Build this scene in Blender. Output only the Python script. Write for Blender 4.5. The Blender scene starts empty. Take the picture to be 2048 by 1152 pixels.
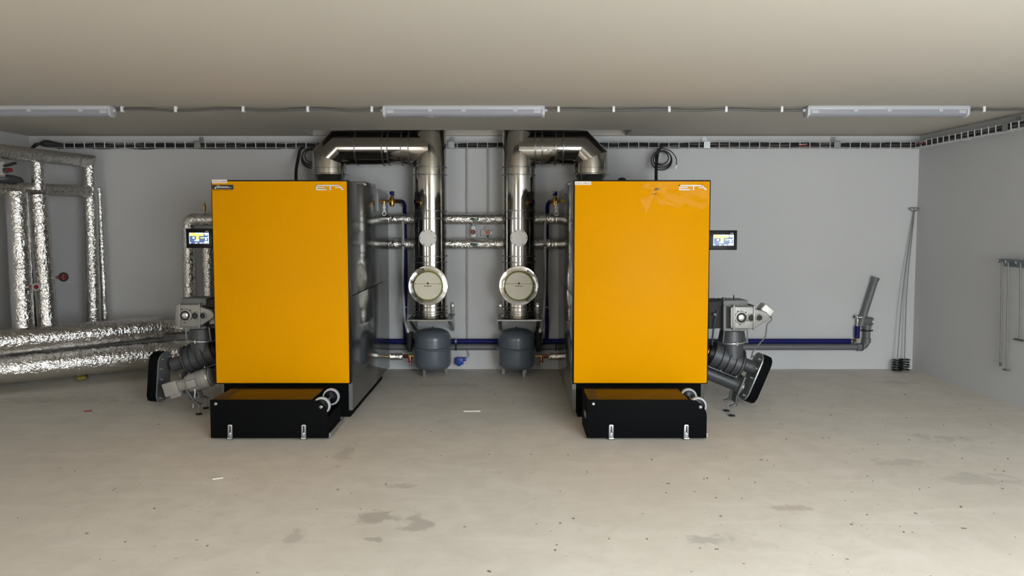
import bpy, bmesh, math, random
from mathutils import Vector, Matrix, noise

S = bpy.context.scene
COL = S.collection
random.seed(7)
R = math.radians
V = Vector

# ------------------------------------------------------------------ camera
FPX, PITCH, CAMZ, PPY = 1480.0, R(3.4), 1.55, 535.0
cam_data = bpy.data.cameras.new('camera')
cam_data.sensor_width = 36.0
cam_data.lens = FPX / 2048.0 * 36.0
cam_data.shift_y = (PPY - 576.0) / 2048.0
cam_data.clip_start = 0.05
cam = bpy.data.objects.new('camera', cam_data)
cam.location = (0, 0, CAMZ)
cam.rotation_euler = (R(90) - PITCH, 0, 0)
COL.objects.link(cam)
S.camera = cam

# ------------------------------------------------------------------ world, daylight through the two doorways behind the camera
world = bpy.data.worlds.new('world')
S.world = world
world.use_nodes = True
world.node_tree.nodes['Background'].inputs[0].default_value = (0.75, 0.85, 1.0, 1)
world.node_tree.nodes['Background'].inputs[1].default_value = 0.6


def daylight(name, x0, x1, z0, z1, y, color, power, tilt=0.0):
    d = bpy.data.lights.new(name, 'AREA')
    d.shape = 'RECTANGLE'
    d.size, d.size_y = x1 - x0, z1 - z0
    d.energy, d.color = power, color
    o = bpy.data.objects.new(name, d)
    o.location = ((x0 + x1) / 2, y, (z0 + z1) / 2)
    o.rotation_euler = (R(90 - tilt), 0, 0)      # shines along +Y into the room, tilted down by tilt
    COL.objects.link(o)


REAR = -1.2
OPEN_L = (-3.7, -1.9, 0.02, 2.40)
OPEN_R = (1.1, 3.9, 0.02, 2.40)
daylight('daylight_doorway_left', OPEN_L[0], OPEN_L[1], 0.05, 2.38, REAR - 0.1, (1.0, 0.90, 0.78), 42)
daylight('daylight_doorway_right_near', 1.1, 2.2, 0.05, 2.38, REAR - 0.1, (0.95, 0.98, 1.0), 80)
daylight('daylight_doorway_right_far', 2.2, 3.9, 0.05, 2.38, REAR - 0.1, (0.90, 0.96, 1.0), 145)
daylight('sky_over_yard_left', -5.0, 1.5, 2.6, 5.0, REAR - 2.5, (1.0, 0.95, 0.88), 900, 40)
daylight('sky_over_yard_right', 1.5, 6.0, 2.6, 5.0, REAR - 2.5, (0.80, 0.91, 1.0), 2150, 40)

S.view_settings.view_transform = 'Standard'
S.view_settings.look = 'None'
S.view_settings.gamma = 1.0
S.view_settings.use_curve_mapping = False
S.view_settings.exposure = 0.10

# ------------------------------------------------------------------ pixel -> place
CP, SP = math.cos(PITCH), math.sin(PITCH)


def W(px, py, Y):
    """point of the pixel's ray at depth Y (the depth comes from the floor, wall or thing it touches)"""
    a, b = (px - 1024.0) / FPX, (PPY - py) / FPX
    d = V((a, CP + b * SP, -SP + b * CP))
    return V((0, 0, CAMZ)) + d * (Y / d.y)


def G(px, py, z=0.0):
    a, b = (px - 1024.0) / FPX, (PPY - py) / FPX
    d = V((a, CP + b * SP, -SP + b * CP))
    return V((0, 0, CAMZ)) + d * ((z - CAMZ) / d.z)


# ------------------------------------------------------------------ materials
def mat(name, color, rough=0.5, metal=0.0, var=0.0, vscale=6.0, bump=0.0, bscale=40.0, coat=0.0, bdetail=4.0,
        rvar=0.0, emit=0.0, ecol=None, alpha=1.0, stretch=None, spec=0.5):
    m = bpy.data.materials.new(name)
    m.use_nodes = True
    nt = m.node_tree
    N, L = nt.nodes, nt.links
    p = N['Principled BSDF']
    p.inputs['Base Color'].default_value = (*color, 1)
    p.inputs['Roughness'].default_value = rough
    p.inputs['Metallic'].default_value = metal
    p.inputs['Coat Weight'].default_value = coat
    p.inputs['Specular IOR Level'].default_value = spec
    p.inputs['Alpha'].default_value = alpha
    if emit:
        p.inputs['Emission Color'].default_value = (*(ecol or color), 1)
        p.inputs['Emission Strength'].default_value = emit
    if var or bump or rvar:
        tc = N.new('ShaderNodeTexCoord')
        src = tc.outputs['Object']
        if stretch:
            mp = N.new('ShaderNodeMapping')
            mp.inputs['Scale'].default_value = stretch
            L.new(src, mp.inputs['Vector'])
            src = mp.outputs['Vector']
    if var or rvar:
        n = N.new('ShaderNodeTexNoise')
        n.inputs['Scale'].default_value = vscale
        n.inputs['Detail'].default_value = 5
        L.new(src, n.inputs['Vector'])
        if var:
            mx = N.new('ShaderNodeMixRGB')
            mx.inputs[1].default_value = (*[c * (1 - var) for c in color], 1)
            mx.inputs[2].default_value = (*[min(1, c * (1 + var)) for c in color], 1)
            L.new(n.outputs['Fac'], mx.inputs[0])
            L.new(mx.outputs[0], p.inputs['Base Color'])
        if rvar:
            mr = N.new('ShaderNodeMapRange')
            mr.inputs['To Min'].default_value = max(0.02, rough - rvar)
            mr.inputs['To Max'].default_value = rough + rvar
            L.new(n.outputs['Fac'], mr.inputs['Value'])
            L.new(mr.outputs[0], p.inputs['Roughness'])
    if bump:
        n2 = N.new('ShaderNodeTexNoise')
        n2.inputs['Scale'].default_value = bscale
        n2.inputs['Detail'].default_value = bdetail
        L.new(src, n2.inputs['Vector'])
        bp = N.new('ShaderNodeBump')
        bp.inputs['Strength'].default_value = bump
        bp.inputs['Distance'].default_value = 0.01
        L.new(n2.outputs['Fac'], bp.inputs['Height'])
        L.new(bp.outputs[0], p.inputs['Normal'])
    return m


MAT = dict(
    wall=mat('wall_paint', (0.56, 0.565, 0.57), 0.85, var=0.03, vscale=1.3, bump=0.08, bscale=90),
    ceiling=mat('ceiling_paint', (0.49, 0.46, 0.41), 0.9, var=0.03, vscale=1.0, bump=0.05, bscale=60),
    yellow=mat('yellow_enamel', (0.70, 0.30, 0.0002), 0.38, spec=0.03),
    ochre=mat('gold_passivated_steel', (0.11, 0.066, 0.009), 0.5, 0.5, spec=0.1),
    black=mat('black_powder_coat', (0.0036, 0.0039, 0.0042), 0.6, bump=0.15, bscale=500, spec=0.03),
    blackgloss=mat('black_gloss', (0.005, 0.005, 0.006), 0.3, spec=0.2),
    rubber=mat('black_rubber', (0.015, 0.015, 0.015), 0.7),
    sheet=mat('grey_sheet_metal', (0.20, 0.205, 0.205), 0.14, 0.85, bump=0.015, bscale=3.0, bdetail=1),
    sheetlight=mat('light_sheet_metal', (0.15, 0.15, 0.148), 0.5, 0.2),
    steel=mat('stainless_steel', (0.47, 0.45, 0.415), 0.09, 1.0, rvar=0.04, vscale=5, bump=0.012, bscale=9, bdetail=2),
    chrome=mat('polished_chrome', (0.80, 0.79, 0.77), 0.08, 1.0, bump=0.5, bscale=11, bdetail=1),
    zinc=mat('zinc_plate', (0.42, 0.43, 0.44), 0.35, 0.9),
    matte=mat('matte_aluminium', (0.62, 0.61, 0.58), 0.55, 0.6, var=0.05, vscale=30),
    cream=mat('cream_film_disc', (0.70, 0.66, 0.52), 0.22, 0.0, var=0.05, vscale=14, bump=0.15, bscale=10, bdetail=1),
    limeseal=mat('lime_seal', (0.26, 0.26, 0.03), 0.5),
    blue=mat('blue_insulation', (0.006, 0.010, 0.10), 0.5, var=0.15, vscale=20, spec=0.2),
    bluebox=mat('blue_plastic', (0.01, 0.05, 0.32), 0.4),
    pvc=mat('grey_pvc', (0.135, 0.14, 0.145), 0.45),
    greyhose=mat('grey_hose', (0.36, 0.36, 0.36), 0.5),
    vessel=mat('vessel_grey_paint', (0.092, 0.110, 0.132), 0.32, coat=0.2),
    brass=mat('brass', (0.45, 0.29, 0.09), 0.3, 1.0),
    copper=mat('copper', (0.34, 0.13, 0.07), 0.3, 1.0),
    red=mat('red_plastic', (0.20, 0.008, 0.010), 0.4),
    white=mat('white_plastic', (0.72, 0.73, 0.74), 0.4),
    diffuser=mat('frosted_diffuser', (0.27, 0.28, 0.31), 0.25, coat=0.3),
    lightbody=mat('light_housing', (0.46, 0.47, 0.50), 0.35),
    cable=mat('black_cable', (0.016, 0.016, 0.018), 0.5),
    greycable=mat('grey_cable', (0.10, 0.095, 0.09), 0.5),
    wire=mat('galvanised_wire', (0.52, 0.53, 0.53), 0.4, 0.15),
    cast=mat('cast_aluminium', (0.29, 0.285, 0.27), 0.45, 0.5, var=0.06, vscale=30, bump=0.06, bscale=160),
    castdark=mat('dark_cast_iron', (0.065, 0.068, 0.072), 0.42, 0.3, bump=0.06, bscale=120),
    bracketgrey=mat('bracket_grey_paint', (0.13, 0.137, 0.137), 0.5),
    motorlight=mat('motor_beige_grey', (0.27, 0.255, 0.235), 0.45),
    tyre=mat('grey_tyre', (0.42, 0.43, 0.45), 0.5),
    sticker=mat('white_sticker', (0.80, 0.74, 0.68), 0.5),
    ink=mat('black_ink', (0.012, 0.012, 0.014), 0.6),
    navyprint=mat('dark_sticker', (0.010, 0.008, 0.016), 0.4),
    whiteprint=mat('white_print', (0.80, 0.80, 0.80), 0.4),
    limeprint=mat('lime_print', (0.45, 0.62, 0.10), 0.5),
    logo=mat('silver_logo', (0.62, 0.64, 0.68), 0.35),
    green=mat('dark_green_sticker', (0.004, 0.06, 0.045), 0.5),
    orange=mat('orange_plastic', (0.50, 0.16, 0.03), 0.5),
    clear=mat('grey_clear_case', (0.42, 0.42, 0.42), 0.25),
    bristle=mat('bristle_black', (0.010, 0.010, 0.012), 0.6),
    blueGreySteel=mat('blue_grey_steel', (0.17, 0.21, 0.23), 0.4, 0.4),
    rod=mat('grey_rod', (0.17, 0.17, 0.165), 0.5, 0.3),
    bracketsteel=mat('bracket_steel', (0.26, 0.255, 0.245), 0.3, 0.9),
    foam=mat('ochre_foam', (0.28, 0.22, 0.04), 0.9, var=0.3, vscale=40),
    debris=mat('debris', (0.16, 0.13, 0.10), 0.9, var=0.5, vscale=8),
    chip=mat('pale_chip', (0.60, 0.56, 0.49), 0.7),
    scr_dark=mat('screen_slate', (0.02, 0.03, 0.06), 0.3, emit=0.9, ecol=(0.10, 0.17, 0.36)),
    scr_white=mat('screen_white', (0.6, 0.7, 0.8), 0.3, emit=1.0, ecol=(0.72, 0.90, 1.0)),
    scr_yellow=mat('screen_yellow', (0.6, 0.6, 0.1), 0.3, emit=0.95, ecol=(0.82, 0.88, 0.18)),
)


def foil_material():
    m = bpy.data.materials.new('crinkled_foil')
    m.use_nodes = True
    N, L = m.node_tree.nodes, m.node_tree.links
    p = N['Principled BSDF']
    p.inputs['Base Color'].default_value = (0.70, 0.69, 0.67, 1)
    p.inputs['Metallic'].default_value = 1.0
    p.inputs['Roughness'].default_value = 0.17
    tc = N.new('ShaderNodeTexCoord')
    v = N.new('ShaderNodeTexVoronoi')
    v.feature = 'DISTANCE_TO_EDGE'
    v.inputs['Scale'].default_value = 20
    n0 = N.new('ShaderNodeTexNoise')
    n0.inputs['Scale'].default_value = 9
    n0.inputs['Detail'].default_value = 3
    mixv = N.new('ShaderNodeMixRGB')
    mixv.inputs[0].default_value = 0.25
    L.new(tc.outputs['Object'], mixv.inputs[1])
    L.new(n0.outputs['Color'], mixv.inputs[2])
    L.new(tc.outputs['Object'], n0.inputs['Vector'])
    L.new(mixv.outputs[0], v.inputs['Vector'])
    n = N.new('ShaderNodeTexNoise')
    n.inputs['Scale'].default_value = 42
    n.inputs['Detail'].default_value = 3
    L.new(tc.outputs['Object'], n.inputs['Vector'])
    ad = N.new('ShaderNodeMath')
    ad.operation = 'MULTIPLY_ADD'
    ad.inputs[1].default_value = 0.6
    L.new(v.outputs['Distance'], ad.inputs[0])
    L.new(n.outputs['Fac'], ad.inputs[2])
    b = N.new('ShaderNodeBump')
    b.inputs['Strength'].default_value = 0.8
    b.inputs['Distance'].default_value = 0.012
    L.new(ad.outputs[0], b.inputs['Height'])
    L.new(b.outputs[0], p.inputs['Normal'])
    return m


MAT['foil'] = foil_material()


def floor_material():
    m = bpy.data.materials.new('concrete_floor')
    m.use_nodes = True
    N, L = m.node_tree.nodes, m.node_tree.links
    p = N['Principled BSDF']
    p.inputs['Roughness'].default_value = 0.62
    geo = N.new('ShaderNodeNewGeometry')

    def noise_node(scale, detail, rough=0.6, sc=None, dist=0.0):
        n = N.new('ShaderNodeTexNoise')
        n.inputs['Scale'].default_value = scale
        n.inputs['Detail'].default_value = detail
        n.inputs['Roughness'].default_value = rough
        n.inputs['Distortion'].default_value = dist
        if sc:
            mp = N.new('ShaderNodeMapping')
            mp.inputs['Scale'].default_value = sc
            L.new(geo.outputs['Position'], mp.inputs['Vector'])
            L.new(mp.outputs[0], n.inputs['Vector'])
        else:
            L.new(geo.outputs['Position'], n.inputs['Vector'])
        return n

    def ramp(sock, lo, hi, a=0.0, b=1.0):
        r = N.new('ShaderNodeMapRange')
        r.clamp = True
        r.interpolation_type = 'SMOOTHSTEP'
        r.inputs['From Min'].default_value = lo
        r.inputs['From Max'].default_value = hi
        r.inputs['To Min'].default_value = a
        r.inputs['To Max'].default_value = b
        L.new(sock, r.inputs['Value'])
        return r.outputs[0]

    def mul(a, b):
        k = N.new('ShaderNodeMath')
        k.operation = 'MULTIPLY'
        L.new(a, k.inputs[0])
        if isinstance(b, float):
            k.inputs[1].default_value = b
        else:
            L.new(b, k.inputs[1])
        return k.outputs[0]

    def mx(fac, c1, c2):
        k = N.new('ShaderNodeMixRGB')
        L.new(fac, k.inputs[0])
        for i, c in ((1, c1), (2, c2)):
            if isinstance(c, tuple):
                k.inputs[i].default_value = (*c, 1)
            else:
                L.new(c, k.inputs[i])
        return k.outputs[0]

    big = noise_node(0.9, 5, 0.6)
    col = mx(ramp(big.outputs['Fac'], 0.3, 0.7), (0.62, 0.575, 0.50), (0.68, 0.635, 0.56))
    mid = noise_node(5.5, 6, 0.65, dist=0.6)
    col = mx(ramp(mid.outputs['Fac'], 0.35, 0.72, 0.0, 0.5), col, (0.54, 0.495, 0.425))
    streak = noise_node(1.0, 5, 0.6, sc=(1.2, 7.0, 1.0), dist=0.4)
    col = mx(ramp(streak.outputs['Fac'], 0.52, 0.72, 0.0, 0.4), col, (0.73, 0.69, 0.62))
    # small dark scuffs and grit, more of it nearer the doorways and to the right
    grit = noise_node(26, 3, 0.55, sc=(0.7, 1.6, 1.0))
    gmask = noise_node(0.8, 2)
    g = mul(ramp(grit.outputs['Fac'], 0.66, 0.74), ramp(gmask.outputs['Fac'], 0.42, 0.62))
    col = mx(mul(g, 0.75), col, (0.20, 0.175, 0.145))
    scr = noise_node(3.0, 3, 0.5, sc=(1.5, 14.0, 1.0), dist=1.5)
    smask = noise_node(1.7, 2)
    s2 = mul(ramp(scr.outputs['Fac'], 0.70, 0.76), ramp(smask.outputs['Fac'], 0.5, 0.65))
    col = mx(mul(s2, 0.6), col, (0.30, 0.27, 0.23))

    # stained spots and darker patches with a shape of their own: (pixel x, pixel y, half width m, half depth m, colour, strength)
    stains_patches = [(752, 1036, .15, .11, (.33, .30, .26), .62), (838, 1046, .10, .14, (.34, .31, .27), .58),
              (745, 1078, .09, .04, (.31, .285, .25), .6), (590, 1072, .06, .12, (.36, .33, .29), .45),
              (1412, 1080, .14, .07, (.30, .29, .26), .5), (1470, 1085, .30, .10, (.48, .44, .38), .3),
              (1590, 1016, .17, .05, (.36, .27, .23), .45), (690, 905, .07, .32, (.36, .335, .29), .45),
              (800, 972, .09, .06, (.38, .35, .31), .5), (1795, 765, .25, .10, (.36, .33, .28), .4),
              (1800, 925, .25, .10, (.32, .30, .27), .35), (1960, 960, .30, .15, (.34, .32, .29), .35),
              (900, 770, .55, .12, (.36, .335, .29), .35), (110, 800, .8, .18, (.34, .31, .26), .35),  # first entry: broad darker patch on the floor between the boilers
              (1880, 875, .25, .12, (.33, .31, .28), .35)]
    edge = noise_node(9, 4, 0.65, dist=0.5)
    for (px, py, hw, hd, c, k) in stains_patches:
        g0 = G(px, py)
        mp = N.new('ShaderNodeMapping')
        mp.vector_type = 'TEXTURE'
        mp.inputs['Location'].default_value = (g0.x, g0.y, 0)
        mp.inputs['Scale'].default_value = (hw, hd, 1)
        L.new(geo.outputs['Position'], mp.inputs['Vector'])
        ln = N.new('ShaderNodeVectorMath')
        ln.operation = 'LENGTH'
        L.new(mp.outputs[0], ln.inputs[0])
        ad = N.new('ShaderNodeMath')
        ad.operation = 'MULTIPLY_ADD'
        L.new(edge.outputs['Fac'], ad.inputs[0])
        ad.inputs[1].default_value = 3.2
        L.new(ln.outputs['Value'], ad.inputs[2])
        f = ramp(ad.outputs[0], 2.0, 2.5, 1.0, 0.0)
        col = mx(mul(f, float(k)), col, c)
    L.new(col, p.inputs['Base Color'])
    b = N.new('ShaderNodeBump')
    b.inputs['Strength'].default_value = 0.25
    b.inputs['Distance'].default_value = 0.006
    L.new(mid.outputs['Fac'], b.inputs['Height'])
    L.new(b.outputs[0], p.inputs['Normal'])
    return m


MAT['floor'] = floor_material()

# ------------------------------------------------------------------ mesh helpers (all in world coordinates)
OFF = {}


def ortho(t):
    t = t.normalized()
    a = V((0, 0, 1)) if abs(t.z) < 0.9 else V((1, 0, 0))
    u = t.cross(a).normalized()
    return u, t.cross(u).normalized()


class MB:
    def __init__(self):
        self.v, self.f = [], []

    def add(self, vs, fs):
        o = len(self.v)
        self.v += [V(p) for p in vs]
        self.f += [tuple(i + o for i in f) for f in fs]
        return self

    def box(self, x0, x1, y0, y1, z0, z1):
        p = [(x, y, z) for z in (z0, z1) for y in (y0, y1) for x in (x0, x1)]
        return self.add(p, [(0, 2, 3, 1), (4, 5, 7, 6), (0, 1, 5, 4), (2, 6, 7, 3), (0, 4, 6, 2), (1, 3, 7, 5)])

    def obox(self, c, ax, half):
        c = V(c)
        p = [c + ax[0] * (sx * half[0]) + ax[1] * (sy * half[1]) + ax[2] * (sz * half[2])
             for sz in (-1, 1) for sy in (-1, 1) for sx in (-1, 1)]
        return self.add(p, [(0, 2, 3, 1), (4, 5, 7, 6), (0, 1, 5, 4), (2, 6, 7, 3), (0, 4, 6, 2), (1, 3, 7, 5)])

    def ring_faces(self, o, k, n, closed_loop=False):
        fs = []
        for i in range(k if closed_loop else k - 1):
            a, b = i * n, ((i + 1) % k) * n
            for j in range(n):
                j2 = (j + 1) % n
                fs.append((o + a + j, o + a + j2, o + b + j2, o + b + j))
        self.f += fs

    def cyl(self, p0, p1, r, r1=None, n=24, caps=True):
        return self.lathe([(r, 0), (r if r1 is None else r1, (V(p1) - V(p0)).length)], p0, V(p1) - V(p0), n, caps)

    def lathe(self, prof, origin, axis, n=32, caps=True, phase=0.0):
        t = V(axis).normalized()
        u, w = ortho(t)
        origin = V(origin)
        o = len(self.v)
        for (r, h) in prof:
            for j in range(n):
                a = 2 * math.pi * j / n + phase
                self.v.append(origin + t * h + (u * math.cos(a) + w * math.sin(a)) * r)
        self.ring_faces(o, len(prof), n)
        if caps:
            self.f.append(tuple(o + j for j in reversed(range(n))))
            b = o + (len(prof) - 1) * n
            self.f.append(tuple(b + j for j in range(n)))
        return self

    def sweep(self, pts, r, n=12, closed=False, caps=True, wob=0.0, wscale=20.0):
        pts = [V(p) for p in pts]
        k = len(pts)
        o = len(self.v)
        u = None
        for i in range(k):
            if closed:
                t0 = (pts[i] - pts[i - 1]).normalized()
                t1 = (pts[(i + 1) % k] - pts[i]).normalized()
            else:
                t0 = (pts[i] - pts[i - 1]).normalized() if i else (pts[1] - pts[0]).normalized()
                t1 = (pts[i + 1] - pts[i]).normalized() if i < k - 1 else t0
            if u is None:
                u, _ = ortho(t0)
            else:
                u = u.copy()
                u.rotate(tp.rotation_difference(t0))
            tp = t0.copy()
            u = (u - t0 * u.dot(t0)).normalized()
            w = t0.cross(u)
            nb = t0 + t1
            nb = nb.normalized() if nb.length > 1e-6 else t0
            den = max(0.2, nb.dot(t0))
            for j in range(n):
                a = 2 * math.pi * j / n
                off = (u * math.cos(a) + w * math.sin(a))
                rr = r
                if wob:
                    q_ = (pts[i] + off * r) * wscale
                    rr *= 1 + wob * (noise.noise(q_) + 0.6 * noise.noise(q_ * 2.3))
                off = off * rr
                off = off - t0 * (nb.dot(off) / den)
                self.v.append(pts[i] + off)
        self.ring_faces(o, k, n, closed)
        if caps and not closed:
            self.f.append(tuple(o + j for j in reversed(range(n))))
            b = o + (k - 1) * n
            self.f.append(tuple(b + j for j in range(n)))
        return self

    def prism(self, poly, vec):
        n = len(poly)
        vec = V(vec)
        p = [V(q) for q in poly] + [V(q) + vec for q in poly]
        fs = [tuple(range(n)), tuple(reversed(range(n, 2 * n)))]
        fs += [(i, i + n, (i + 1) % n + n, (i + 1) % n) for i in range(n)]
        return self.add(p, fs)

    def pxprism(self, pxs, Y0, Y1):
        """outline in the plane Y0, given real thickness towards Y1"""
        return self.prism([W(x, y, Y0) for x, y in pxs], (0, Y1 - Y0, 0))

    def sphere(self, c, r, n=16, m=10, sz=1.0):
        prof = [(max(1e-4, r * math.sin(math.pi * i / m)), -r * sz * math.cos(math.pi * i / m)) for i in range(m + 1)]
        return self.lathe(prof, c, (0, 0, 1), n)

    def build(self, name, material, parent=None, label=None, bevel=0.0, seg=2, sharp=35, flat=False):
        me = bpy.data.meshes.new(name)
        off = OFF[parent.name] if parent is not None else None
        if off is None:
            xs = [p.x for p in self.v]
            ys = [p.y for p in self.v]
            off = V(((min(xs) + max(xs)) / 2, (min(ys) + max(ys)) / 2, min(p.z for p in self.v)))
        me.from_pydata([p - off for p in self.v], [], self.f)
        bm = bmesh.new()
        bm.from_mesh(me)
        bmesh.ops.recalc_face_normals(bm, faces=bm.faces)
        if bevel:
            es = [e for e in bm.edges if len(e.link_faces) == 2 and e.calc_face_angle(0) > R(40)]
            bmesh.ops.bevel(bm, geom=es, offset=bevel, segments=seg, profile=0.5, affect='EDGES', clamp_overlap=True)
        bm.to_mesh(me)
        bm.free()
        if not flat:
            me.shade_smooth()
            me.set_sharp_from_angle(angle=R(sharp))
        me.materials.append(MAT[material] if isinstance(material, str) else material)
        o = bpy.data.objects.new(name, me)
        COL.objects.link(o)
        if parent is None:
            o.location = off
        else:
            o.parent = parent
        OFF[o.name] = off
        if label:
            o['label'] = label
        return o


def tag(o, label, cat, group=None, kind=None):
    o['label'] = label
    o['category'] = cat
    if group:
        o['group'] = group
    if kind:
        o['kind'] = kind
    return o


def thing(name, label, cat, loc, group=None):
    o = bpy.data.objects.new(name, None)
    o.empty_display_size = 0.05
    o.location = loc
    COL.objects.link(o)
    OFF[o.name] = V(loc)
    return tag(o, label, cat, group)


def struct(name, mb, material, label=None, **kw):
    o = mb.build(name, material, **kw)
    o['kind'] = 'structure'
    if label:
        o['label'] = label
    return o


def copy_part(src, parent, delta):
    c = src.copy()
    COL.objects.link(c)
    c.parent = parent
    c.location = V(src.location) + V(delta)
    OFF[c.name] = OFF[src.name]
    return c


def smooth_path(pts, n=8):
    pts = [V(p) for p in pts]
    out = []
    P = [pts[0] * 2 - pts[1]] + pts + [pts[-1] * 2 - pts[-2]]
    for i in range(1, len(P) - 2):
        for k in range(n):
            t = k / n
            a, b, c, d = P[i - 1], P[i], P[i + 1], P[i + 2]
            out.append(0.5 * ((2 * b) + (c - a) * t + (2 * a - 5 * b + 4 * c - d) * t * t + (3 * b - a - 3 * c + d) * t ** 3))
    out.append(pts[-1])
    return out


def dense(pts, step):
    pts = [V(p) for p in pts]
    out = []
    for a, b in zip(pts, pts[1:]):
        k = max(1, int((b - a).length / step))
        out += [a.lerp(b, i / k) for i in range(k)]
    return out + [pts[-1]]


def bend(pts, rad, n=6):
    """round the inner corners of a polyline"""
    pts = [V(p) for p in pts]
    out = [pts[0]]
    for a, b, c in zip(pts, pts[1:], pts[2:]):
        r = min(rad, (a - b).length * 0.49, (c - b).length * 0.49)
        p, q = b + (a - b).normalized() * r, b + (c - b).normalized() * r
        for i in range(n + 1):
            t = i / n
            out.append(p.lerp(b, t).lerp(b.lerp(q, t), t))
    return out + [pts[-1]]


def text(name, s, size, loc, material, parent, width=None):
    """flat lettering facing the camera side (-Y), left end / baseline at loc"""
    cu = bpy.data.curves.new('lettering', 'FONT')
    cu.body = s
    cu.size = size
    cu.extrude = 0.0004
    t = bpy.data.objects.new('lettering', cu)
    COL.objects.link(t)
    dg = bpy.context.evaluated_depsgraph_get()
    me = bpy.data.meshes.new_from_object(t.evaluated_get(dg))
    bpy.data.objects.remove(t)
    w = max(v.co.x for v in me.vertices)
    k = (width / w) if width else 1.0
    off = OFF[parent.name]
    for v in me.vertices:
        x, y, z = v.co
        v.co = V(loc) + V((x * k, -z, y)) - off
    me.materials.clear()
    me.materials.append(MAT[material])
    o = bpy.data.objects.new(name, me)
    COL.objects.link(o)
    o.parent = parent
    OFF[o.name] = off
    return o

# ------------------------------------------------------------------ the room
BACK, RIGHT, LEFT, CEIL = 7.82, 4.27, -5.06, 2.465
T = 0.2
struct('floor', MB().box(LEFT - T, RIGHT + T, REAR - 3.0, BACK + T, -0.15, 0.0), 'floor')
HX0, HX1, HY0, HY1 = -2.07, 1.18, 7.32, 7.76      # opening in the ceiling for the flues
c = MB()
c.box(LEFT - T, RIGHT + T, REAR - T, HY0, CEIL, CEIL + 0.2)
c.box(LEFT - T, HX0, HY0, BACK + T, CEIL, CEIL + 0.2)
c.box(HX1, RIGHT + T, HY0, BACK + T, CEIL, CEIL + 0.2)
c.box(HX0, HX1, HY1, BACK + T, CEIL, CEIL + 0.2)
struct('ceiling', c, 'ceiling')
sh = MB()
sh.box(HX0 - 0.1, HX0, HY0 - 0.1, HY1 + 0.1, CEIL + 0.2, 3.3)
sh.box(HX1, HX1 + 0.1, HY0 - 0.1, HY1 + 0.1, CEIL + 0.2, 3.3)
sh.box(HX0, HX1, HY0 - 0.1, HY0, CEIL + 0.2, 3.3)
sh.box(HX0, HX1, HY1, HY1 + 0.1, CEIL + 0.2, 3.3)
sh.box(HX0 - 0.1, HX1 + 0.1, HY0 - 0.1, HY1 + 0.1, 3.3, 3.4)
struct('trim_1', sh, 'wall', label='white shaft above the opening for the flues')
struct('wall_back', MB().box(LEFT - T, RIGHT + T, BACK, BACK + T, 0, CEIL), 'wall')
struct('wall_left', MB().box(LEFT - T, LEFT, REAR, BACK, 0, CEIL), 'wall')
struct('wall_right', MB().box(RIGHT, RIGHT + T, REAR, BACK, 0, CEIL), 'wall')
f = MB()
xs = [LEFT - T, OPEN_L[0], OPEN_L[1], OPEN_R[0], OPEN_R[1], RIGHT + T]
for a, b in ((0, 1), (2, 3), (4, 5)):
    f.box(xs[a], xs[b], REAR - T, REAR, 0, CEIL)
for o_ in (OPEN_L, OPEN_R):
    f.box(o_[0], o_[1], REAR - T, REAR, o_[3], CEIL)
struct('wall_front', f, 'wall')
for i, o_ in enumerate((OPEN_L, OPEN_R)):
    d = MB()
    x0, x1, z1 = o_[0], o_[1], o_[3]
    d.box(x0, x0 + 0.05, REAR - 0.06, REAR + 0.02, 0, z1)
    d.box(x1 - 0.05, x1, REAR - 0.06, REAR + 0.02, 0, z1)
    d.box(x0, x1, REAR - 0.06, REAR + 0.02, z1 - 0.05, z1)
    struct('door_%d' % (i + 1), d, 'white', label='frame of the open doorway behind the camera, %s one' % ('left', 'right')[i])

# ------------------------------------------------------------------ boilers
PF = 5.75        # plane of the yellow front panels
ZP0, ZP1 = 0.289, 1.886


def letter_bars(mb, x, y, z, w, h):
    """the three wide letters of the maker's mark as bars; x, z = left, top"""
    def bar(x0, x1, z0, z1):
        mb.box(x + x0 * w, x + x1 * w, y - 0.004, y, z - z1 * h, z - z0 * h)
    bar(0, 0.035, 0, 1)
    bar(0, 0.83, 0, 0.22)                 # the long top stroke shared by all three
    bar(0.03, 0.31, 0.42, 0.60)
    bar(0.03, 0.40, 0.80, 1.0)
    bar(0.50, 0.54, 0.2, 1.0)
    bar(0.70, 0.86, 0.42, 0.58)
    q = [(0.79, 0.0), (0.83, 0.0), (1.0, 0.88), (0.95, 0.98)]
    mb.prism([V((x + a * w, y, z - b * h)) for a, b in q], (0, -0.004, 0))


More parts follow.
